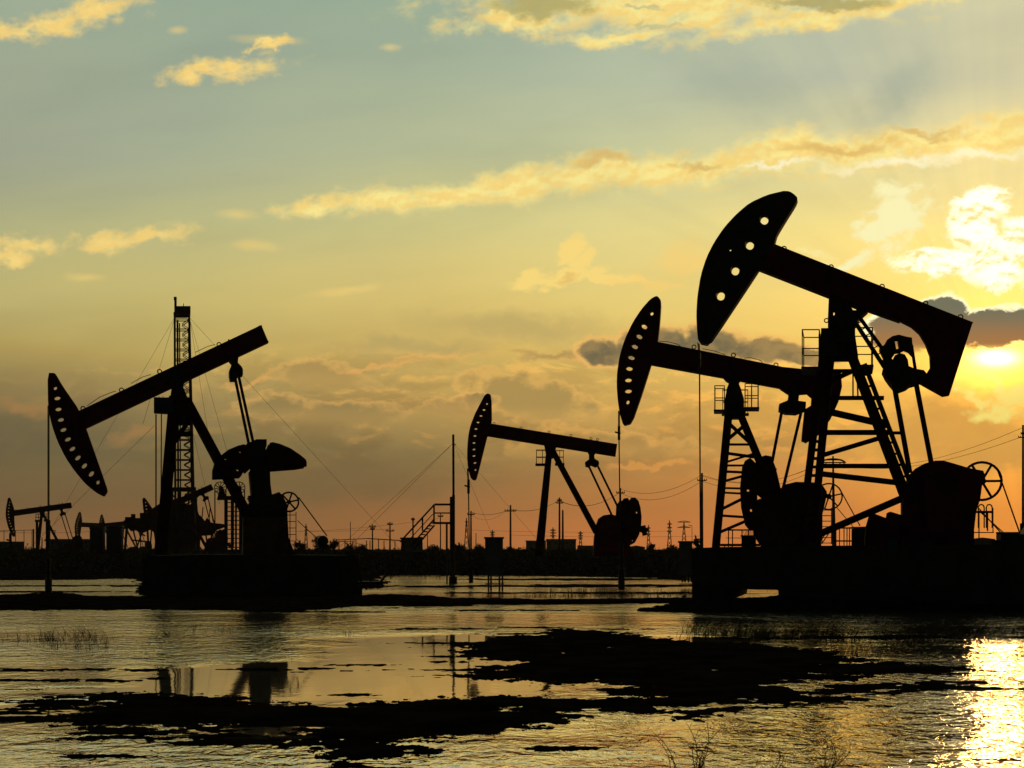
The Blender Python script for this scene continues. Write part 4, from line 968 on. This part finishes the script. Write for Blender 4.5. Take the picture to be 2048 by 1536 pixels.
# ------------------------------------------------------------------ utility poles, pylons and wires
def pole(x, top, label, h=10.0, w=3.2, arms=(), lean=0.0, kind='utility_pole', cat='utility pole', group='utility poles along the horizon', Y=None, extra=()):
    Y = Y or (h - CH)*F/(HY - top); f = Frame(x, Y, 0)
    t = thing(kind, f.o, label, cat, group)
    P('pole', MB().tube([f(x - lean, HY + 8), f(x, top)], f.w(w/2*1.15), 7, f.w(w/2*.8)), 'wood', t)
    for (y, hw_) in arms:
        P('cross_arm', bars(f, [(x-hw_, y, x+hw_, y, 2.0)]), 'wood', t)
        for sx in (-1, -.55, .55, 1):
            P('insulator', bars(f, [(x+sx*hw_, y, x+sx*hw_, y-3.5, 1.5)]), 'steel', t)
    for q in extra: P('bracket', bars(f, [q]), 'steel', t)
    return f
pls = {}
for (x, top, arms, w, h, lab) in [
    (164/2.695+640, 1043, [], 1.6, 9, 'thin lamp pole, leftmost upright on the middle horizon'),
    (745, 1049, [(1054,6),(1059,4)], 3.0, 9, 'short twin-armed pole, third upright from the left of the middle horizon'),
    (780, 1044, [(1049,5),(1062,8)], 3.2, 9, 'stubby double-armed pole just left of the stair foot'),
    (826, 1035, [(1040,3)], 3.4, 10, 'thick plain pole seen through the slanting stair rail'),
    (881, 1027, [(1033,5)], 2.4, 9, 'thin single-armed pole seen under the stair landing'),
    (942, 1022, [(1029,7)], 3.6, 10, 'thick pole just right of the hanging rod of the middle pump'),
    (952, 1066, [], 1.8, 6, 'short bare post right of the thick pole'),
    (1021, 1010, [(1022,11)], 4.0, 10, 'clear T-shaped pole right of the tall grey cabinet'),
    (1119, 995, [(1006,7),(1002,4)], 4.0, 11, 'tall pole between the legs of the middle pump'),
    (1125.5, 1020, [], 4.2, 8, 'shorter bare pole touching the tall pole between the middle pump legs'),
    (1241, 976, [(986,8)], 3.4, 12, 'pole in line with the rod of the slot-headed pump'),
    (1404, 946, [(961,9)], 5.0, 12, 'tall thick pole beside the rod of the biggest pump'),
    (2046, 850, [(875,9),(868,4)], 5.0, 11, 'tall pole cut by the right edge of the picture'),
    (708, 1075, [], 1.4, 5, 'tiny post right of the thin lamp pole'),
    (855, 1064, [], 1.8, 7, 'thin bare post between the stair foot and the landing')]:
    pls[int(x)] = pole(x, top, lab, h, w, arms)
pole(892, 1049, 'small curved-arm lamp under the stair landing', 8, 1.2, [], kind='street_lamp', cat='street lamp', group='street lamps along the horizon', extra=[(892,1049,899,1047,1.2)])
pole(1384, 1052, 'small street lamp between the far pylons and the tall thick pole', 8, 1.2, [], kind='street_lamp', cat='street lamp', group='street lamps along the horizon', extra=[(1384,1052,1377,1050,1.2)])
f = Frame(1667, 175, 0); t = thing('transmission_pole', f.o, 'steel transmission pole with an arched cross arm, seen through the biggest pump lattice', 'transmission pole')
P('pole', MB().tube([f(1668,1098), f(1666,912)], f.w(4.2), 8, f.w(1.6)), 'steel', t)
P('arched_arm', MB().tube([f(1666 + 24*math.cos(a), 926 - 8*math.sin(a)) for a in [math.pi*k/12 for k in range(13)]], f.w(1.8), 5), 'steel', t)
P('cross_arm', bars(f, [(1638,925,1692,925,2.4),(1652,920,1680,920,2)]), 'steel', t)
for x in (1640, 1652, 1680, 1688): P('insulator', bars(f, [(x,925,x,931,2)]), 'steel', t)

def pylon(x, top, hw_, label, arms=(0.12, 0.24, 0.36), Y=900, aw=7):
    f = Frame(x, Y, 0); t = thing('lattice_pylon', f.o, label, 'pylon', 'lattice pylons far along the horizon'); B = 1102
    r = 0.16*Y/900
    for sx in (-1, 1): 
        P('leg', MB().tube([f(x+sx*hw_, B), f(x+sx*hw_*.25, top+(B-top)*.3), f(x, top)], r*1.6, 4), 'galv', t)
    m = MB(); n = 6
    for i in range(n):
        k0, k1 = i/n, (i+1)/n; y0 = B + (top-B)*k0; y1 = B + (top-B)*k1; a0 = hw_*(1-k0)+.6; a1 = hw_*(1-k1)+.6
        m.tube([f(x-a0,y0), f(x+a1,y1)], r, 4).tube([f(x+a0,y0), f(x-a1,y1)], r, 4)
    P('bracing', m, 'galv', t)
    for a in arms:
        y = top + (B-top)*a; P('cross_arm', MB().tube([f(x-aw,y), f(x+aw,y)], r*1.5, 4).tube([f(x-aw,y), f(x,y-2.5)], r, 4).tube([f(x+aw,y), f(x,y-2.5)], r, 4), 'galv', t)
pylon(933, 1036, 5, 'slim lattice pylon left of the hanging rod of the middle pump', Y=900, aw=3)
pylon(985, 1060, 4, 'small lattice pylon peeking over the tall grey cabinet', Y=1200, aw=5)
pylon(1106, 1055, 4, 'far lattice pylon just left of the tall pole behind the middle pump', Y=1000, aw=6)
pylon(1161, 1062, 4, 'far lattice pylon just right of the middle pump back stay', Y=1200, aw=5)
pylon(1339, 1041, 5, 'lattice pylon standing alone right of the tiny low shed', Y=1000, aw=5)
pylon(1368, 1043, 6, 'wide-armed lattice pylon left of the small street lamp', Y=1000, aw=13, arms=(0.02, 0.2))
pylon(1297, 1050, 4, 'faint lattice pylon touching the middle pump counterweight', Y=1200, aw=4)
pylon(612, 1048, 4, 'far lattice pylon right of the caged ladder tower', Y=1100, aw=3)

def span(label, a, b_, sag, Y0, Y1, r=0.025, offs=(0,)):
    fa, fb = Frame(a[0], Y0), Frame(b_[0], Y1); pa, pb = fa(*a), fb(*b_)
    t = thing('power_line', pa, label, 'power line', 'power lines')
    for o in offs:
        pts = []
        for i in range(13):
            k = i/12; p = pa.lerp(pb, k); p.z -= sag*4*k*(1-k); p.y += o*3; p.z += o*.0
            pts.append(p)
        P('conductor', MB().tube(pts, r*.75, 4), 'wire', t)
span('upper sagging wire from the T-shaped pole to the tall pole behind the middle pump', (1021,1018), (1119,1000), 1.0, 268, 257, .03, (0,.4))
span('sagging wires from the thick pole at the hanging rod to the T-shaped pole', (942,1024), (1021,1018), .8, 310, 268, .03, (0,.4))
span('lower sagging wire from the thick pole at the hanging rod to the T-shaped pole', (942,1030), (1011,1023), 1.3, 310, 268, .03)
span('wires from the tall pole behind the middle pump to the slot-headed pump rod pole', (1119,1001), (1241,984), 1.6, 257, 240, .035, (0,.4))
span('upper wire sagging between the slot-headed pump rod and the tall thick pole', (1241,978), (1404,950), 1.5, 240, 194, .035)
span('lower wire sagging between the slot-headed pump rod and the tall thick pole', (1241,986), (1404,962), 1.8, 240, 194, .035)
span('upper wire from the tall thick pole to the arched transmission pole', (1404,950), (1640,928), 1.6, 194, 175, .03, (0,.5))
span('lower wire from the tall thick pole to the arched transmission pole', (1404,962), (1640,934), 1.8, 194, 175, .03)
span('upper wire rising from the arched transmission pole to the pole at the right edge', (1690,928), (2046,855), 1.3, 175, 106, .022)
span('lower wire rising from the arched transmission pole to the pole at the right edge', (1690,932), (2040,875), 1.1, 175, 106, .022)
span('faint straight wire crossing low behind the middle horizon poles', (598,1063), (880,1036), .6, 380, 360, .035)
span('long straight wire left of the stair foot', (560,1062), (780,1058), .3, 380, 380, .04)
span('faint low wire between the thick pole and the far right lattice pylons', (942,1060), (1339,1062), .6, 500, 520, .05, (0,))
span('faint wire low across the horizon right of the T-shaped pole', (1021,1070), (1404,1072), .5, 500, 520, .05)
span('faint low wires above the far left shed', (-20,1062), (200,1062), .4, 300, 300, .035, (0,))
# substation gantry on the horizon left of the stair
f = Frame(715, 420, 0); t = thing('switchyard_gantry', f.o, 'low switchyard gantry of thin beams on the middle horizon', 'gantry')
P('beam', bars(f, [(676,1080,735,1077,1.6),(735,1077,800,1081,2.0),(676,1083,706,1083,1.2)]), 'galv', t)
for x in (678, 690, 705, 712, 733, 740, 757, 768, 790): P('upright', bars(f, [(x,1076 + (x % 7),x,1102,1.8)]), 'galv', t)
f = Frame(30, 330, 0); t = thing('switchyard_gantry', f.o, 'thin gantry poles on the far left horizon', 'gantry')
P('beam', bars(f, [(-5,1062,66,1060,1.0),(95,1061,112,1061,1.0)]), 'galv', t)
for x in (8, 31, 48, 64, 100, 110): P('upright', bars(f, [(x,1060,x,1102,1.3)]), 'galv', t)
f = Frame(70, 150, 0); t = thing('pipe_rack', f.o, 'upright pipes standing beside the far left pump post', 'pipe rack')
for x, y, w_ in ((67,1058,3),(74,1042,5),(84,1075,2),(96,1040,9)): P('pipe', bars(f, [(x,y,x,1106,w_)]), 'steel', t)
# ------------------------------------------------------------------ vegetation
def raw_mesh(name, vs, fs, material):
    me = bpy.data.meshes.new(name)
    co = np.asarray(vs, np.float32).reshape(-1, 3); q = np.asarray(fs, np.int32)
    me.vertices.add(len(co)); me.vertices.foreach_set('co', co.ravel())
    me.loops.add(q.size); me.loops.foreach_set('vertex_index', q.ravel())
    k = q.shape[1]
    me.polygons.add(len(q)); me.polygons.foreach_set('loop_start', np.arange(0, q.size, k, dtype=np.int32))
    me.polygons.foreach_set('loop_total', np.full(len(q), k, np.int32))
    me.update(calc_edges=True); me.materials.append(material)
    o = bpy.data.objects.new(name, me); COL.objects.link(o)
    return o

def leaves(rs, C, size):
    """random small triangles at points C"""
    n = len(C); a = rs.normal(size=(n, 3)); b = rs.normal(size=(n, 3)); s = size*rs.uniform(.5, 1.3, (n, 1))
    a /= np.linalg.norm(a, axis=1, keepdims=True); b /= np.linalg.norm(b, axis=1, keepdims=True)
    V = np.stack([C, C + a*s, C + b*s], 1).reshape(-1, 3)
    return V, np.arange(3*n).reshape(-1, 3)

def land_z(x, y): return float(land_height(np.array([x]), np.array([y]))[0])

# scrub on the far land
rs = np.random.RandomState(5)
n = 110000
Y = rs.uniform(86, 300, n); K = (rs.uniform(-160, 2230, n) - 1024)/F; X = K*Y
env = 0.35 + 0.8*np.clip(fbm(X, Y, 0.12, 90, 4, .6) + 0.12, 0, 1)*np.clip((Y - 90)/80, .3, 1)
Z = np.maximum(land_height(X, Y), 0.05)
keep = land_height(X, Y) > 0.02
C = np.stack([X, Y, Z + env*rs.uniform(0, 1, n)**1.4], 1)[keep]
Vv, Ff = leaves(rs, C, 0.26)
o = raw_mesh('scrub', Vv, Ff, M['leaf']); o['kind'] = 'stuff'

def blades(rs, roots, hmin, hmax, w, lean=0.5, seg=4, bend=None):
    V = []; Fc = []
    for (x, y, z) in roots:
        h = rs.uniform(hmin, hmax); a = rs.uniform(0, 2*math.pi); l = lean*rs.uniform(.2, 1.0)*h
        dx, dy = math.cos(a)*l, math.sin(a)*l*0.6
        if bend: dx = abs(dx)*bend if rs.rand() < .75 else dx
        ww = w*rs.uniform(.6, 1.2); o_ = len(V)
        for i in range(seg + 1):
            k = i/seg; cx = x + dx*k**2; cy = y + dy*k**2; cz = z + h*(k - 0.25*k*k*min(1, lean))
            q = ww*(1 - k*.85)/2
            V += [(cx - q, cy, cz), (cx + q, cy + q*.3, cz)]
        Fc += [(o_ + 2*i, o_ + 2*i + 1, o_ + 2*i + 3, o_ + 2*i + 2) for i in range(seg)]
    return V, Fc

def marsh(name, regions, material):
    V = []; Fc = []
    for (x0, x1, py0, py1, n, h0, h1, w, lean, bend) in regions:
        cl = [(rs.uniform(x0, x1), rs.uniform(py0, py1)) for _ in range(max(1, n//14))]
        roots = []
        for i in range(n):
            cx, cy = cl[rs.randint(len(cl))]
            px = cx + rs.normal()*rs.choice([4, 10, 26]); py = min(max(cy + rs.normal()*2.0, py0 - 1), py1 + 1)
            gx, gy = ground_pt(px, py); roots.append((gx, gy, -0.02))
        v, f_ = blades(rs, roots, h0, h1, w, lean, 5, bend)
        o_ = len(V); V += v; Fc += [tuple(i + o_ for i in q) for q in f_]
    o = raw_mesh(name, V, Fc, M[material]); o['kind'] = 'stuff'
    return o
marsh('marsh_grass', [
    (-60, 215, 1268, 1283, 300, .14, .36, .006, 1.4, -1), (90, 250, 1292, 1303, 70, .1, .28, .006, .6, None), (300, 460, 1258, 1266, 50, .1, .25, .006, .5, None),
    (1380, 1560, 1262, 1280, 340, .2, .5, .011, 1.5, 1), (1540, 1860, 1262, 1284, 560, .2, .5, .011, 1.5, 1), (1640, 1860, 1296, 1312, 200, .15, .34, .008, .8, 1),
    (1860, 2150, 1262, 1280, 520, .2, .48, .011, 1.5, 1), (1100, 1230, 1186, 1198, 260, .25, .75, .012, .4, None), (1240, 1380, 1190, 1196, 200, .15, .5, .012, .4, None),
    (1030, 1100, 1190, 1200, 50, .15, .4, .012, .4, None), (560, 700, 1216, 1222, 60, .08, .25, .008, .5, None), (-200, 2200, 1192, 1200, 400, .06, .2, .012, .4, None),
    (1300, 1420, 1218, 1222, 60, .1, .3, .008, .5, None), (430, 700, 1266, 1272, 20, .08, .2, .006, .5, None)], 'grass')
marsh('bank_grass', [(1390, 2200, 1200, 1222, 500, .1, .3, .008, .5, None), (-200, 2200, 1150, 1158, 900, .1, .4, .016, .4, None), (285, 720, 1186, 1190, 150, .05, .2, .01, .5, None)], 'grass')

# near dry weeds at the bottom edge
def weed(label, px, py, stems, seed):
    r = random.Random(seed); gx, gy = ground_pt(px, py); t = thing('dry_weed', (gx, gy, -0.02), label, 'weed', 'dry weeds at the near edge of the water')
    for (tx, ty, bend) in stems:
        fr_ = Frame(px, gy, 0); tip = fr_(tx, ty); root = Vector((gx + r.uniform(-.03, .03), gy + r.uniform(-.04, .04), -0.02))
        tip.y += r.uniform(-.15, .15)
        pts = []
        for i in range(9):
            k = i/8; p = root.lerp(tip, k); p.x += bend*math.sin(math.pi*k)*0.05 ; p.z += math.sin(math.pi*k)*abs(bend)*0.03
            pts.append(p)
        m = MB().tube(pts, 0.0042, 4, 0.0016)
        for i in range(2, 8):
            if r.random() < .85:
                d = Vector((r.uniform(-1, 1), r.uniform(-.5, .5), r.uniform(.4, 1.2)))*r.uniform(.02, .06)
                m.tube([pts[i], pts[i] + d*.6, pts[i] + d], 0.0020, 3, 0.0010)
                if r.random() < .6: m.tube([pts[i] + d, pts[i] + d + Vector((r.uniform(-.01,.01), 0, .012))], 0.003, 4, .001)
        P('stem', m, 'grass', t)
weed('many-stemmed dry weed fanning up from the bottom edge, left one of the three', 1395, 1560, [(1375,1448,1),(1404,1462,-1),(1440,1455,-1),(1408,1440,1),(1356,1500,2),(1368,1478,1),(1418,1492,0),(1340,1520,2),(1434,1500,-1),(1380,1510,1)], 1)
weed('single thin bending weed stalk left of the many-stemmed weeds', 1345, 1562, [(1300,1458,1),(1312,1480,1),(1325,1505,1)], 2)
weed('dense weed clump at the bottom edge with heads leaning right', 1640, 1562, [(1610,1474,2),(1645,1472,2),(1696,1492,2),(1697,1500,0),(1662,1488,1),(1630,1500,1),(1625,1520,1),(1690,1520,-1),(1650,1500,2),(1604,1540,1)], 3)
weed('small arched weed between the two larger weed clumps', 1530, 1562, [(1510,1500,3),(1524,1515,3),(1538,1528,2)], 4)

# trees and bushes on the horizon
def tree(px, top, wpx, Y, label, seed):
    r = np.random.RandomState(seed); f = Frame(px, Y, 0); base = Vector((f.o.x, f.o.y, 0.5)); H = CH + (HY - top)/F*Y
    t = thing('tree', base, label, 'tree', 'trees on the horizon'); W = wpx/F*Y/2
    m = MB().tube([base, base + Vector((.1, 0, H*.5)), base + Vector((0, 0, H*.85))], .16, 6, .04)
    tips = []
    for i in range(7):
        a = r.uniform(0, 6.28); k = r.uniform(.3, .75); p0 = base + Vector((0, 0, H*k)); p1 = p0 + Vector((math.cos(a)*W*.7, math.sin(a)*W*.7, H*.2*r.uniform(.4, 1)))
        m.tube([p0, (p0 + p1)/2 + Vector((0, 0, .1)), p1], .06, 5, .02); tips.append(p1)
    P('trunk', m, 'bark', t)
    C = []
    for i in range(16):
        a = r.uniform(0, 6.28); q = r.uniform(0, .75); c = np.array([base.x + math.cos(a)*W*q, base.y + math.sin(a)*W*q, H*r.uniform(.35, .86)])
        s = W*r.uniform(.2, .42); pts = r.normal(size=(90, 3))*[s*.6, s*.6, s*.45] + c; C.append(pts)
    C = np.concatenate(C); C[:, 2] = np.clip(C[:, 2], .4, H*1.02)
    V, Fc = leaves(r, C, .22)
    m = MB(); m.v = [tuple(v) for v in V]; m.f = [tuple(q) for q in Fc.tolist()]
    P('crown', m, 'leaf', t)
for i, (px, top, w_, Y_, lab) in enumerate([
    (600, 1082, 26, 150, 'low bush left of the rounded tree by the belt of the left pump'),
    (640, 1070, 40, 160, 'rounded dark tree at the end of the left pump belt'),
    (666, 1079, 34, 165, 'lower tree right of the rounded tree'),
    (694, 1086, 30, 170, 'smallest dark bush beneath the thin lamp pole'),
    (725, 1090, 34, 200, 'flat bush below the switchyard gantry'),
    (868, 1091, 40, 210, 'flat bush under the stair landing'),
    (918, 1089, 34, 180, 'bush just right of the pipe mast foot'),
    (960, 1090, 30, 180, 'bush hugging the left side of the tall grey cabinet'),
    (1020, 1095, 26, 170, 'bush at the foot of the T-shaped pole'),
    (1302, 1086, 16, 190, 'small round tree beside the tiny low shed'),
    (1345, 1092, 40, 210, 'flat bush below the lone lattice pylon'),
    (1392, 1072, 22, 150, 'narrow tree at the left end of the raised deck'),
    (1575, 1080, 30, 130, 'dark bush behind the rear pump gearbox'),
    (148, 1078, 24, 240, 'rounded tree rising over the long grey shed')]):
    tree(px, top, w_, Y_, lab, 20 + i)

# ------------------------------------------------------------------ air
hz = MB().box(-6300, 6300, -60, 2560, -1.3, 70).build('haze', bpy.data.materials.new('haze_air'))
hz['kind'] = 'stuff'
hm = hz.data.materials[0]; hm.use_nodes = True; T = NT(hm.node_tree); T.n.clear()
pv = T.node('ShaderNodeVolumePrincipled'); pv.inputs['Color'].default_value = (0.95, 0.82, 0.68, 1)
pv.inputs['Density'].default_value = 0.00014; pv.inputs['Anisotropy'].default_value = 0.3
T.l.new(pv.outputs[0], T.node('ShaderNodeOutputMaterial').inputs['Volume'])
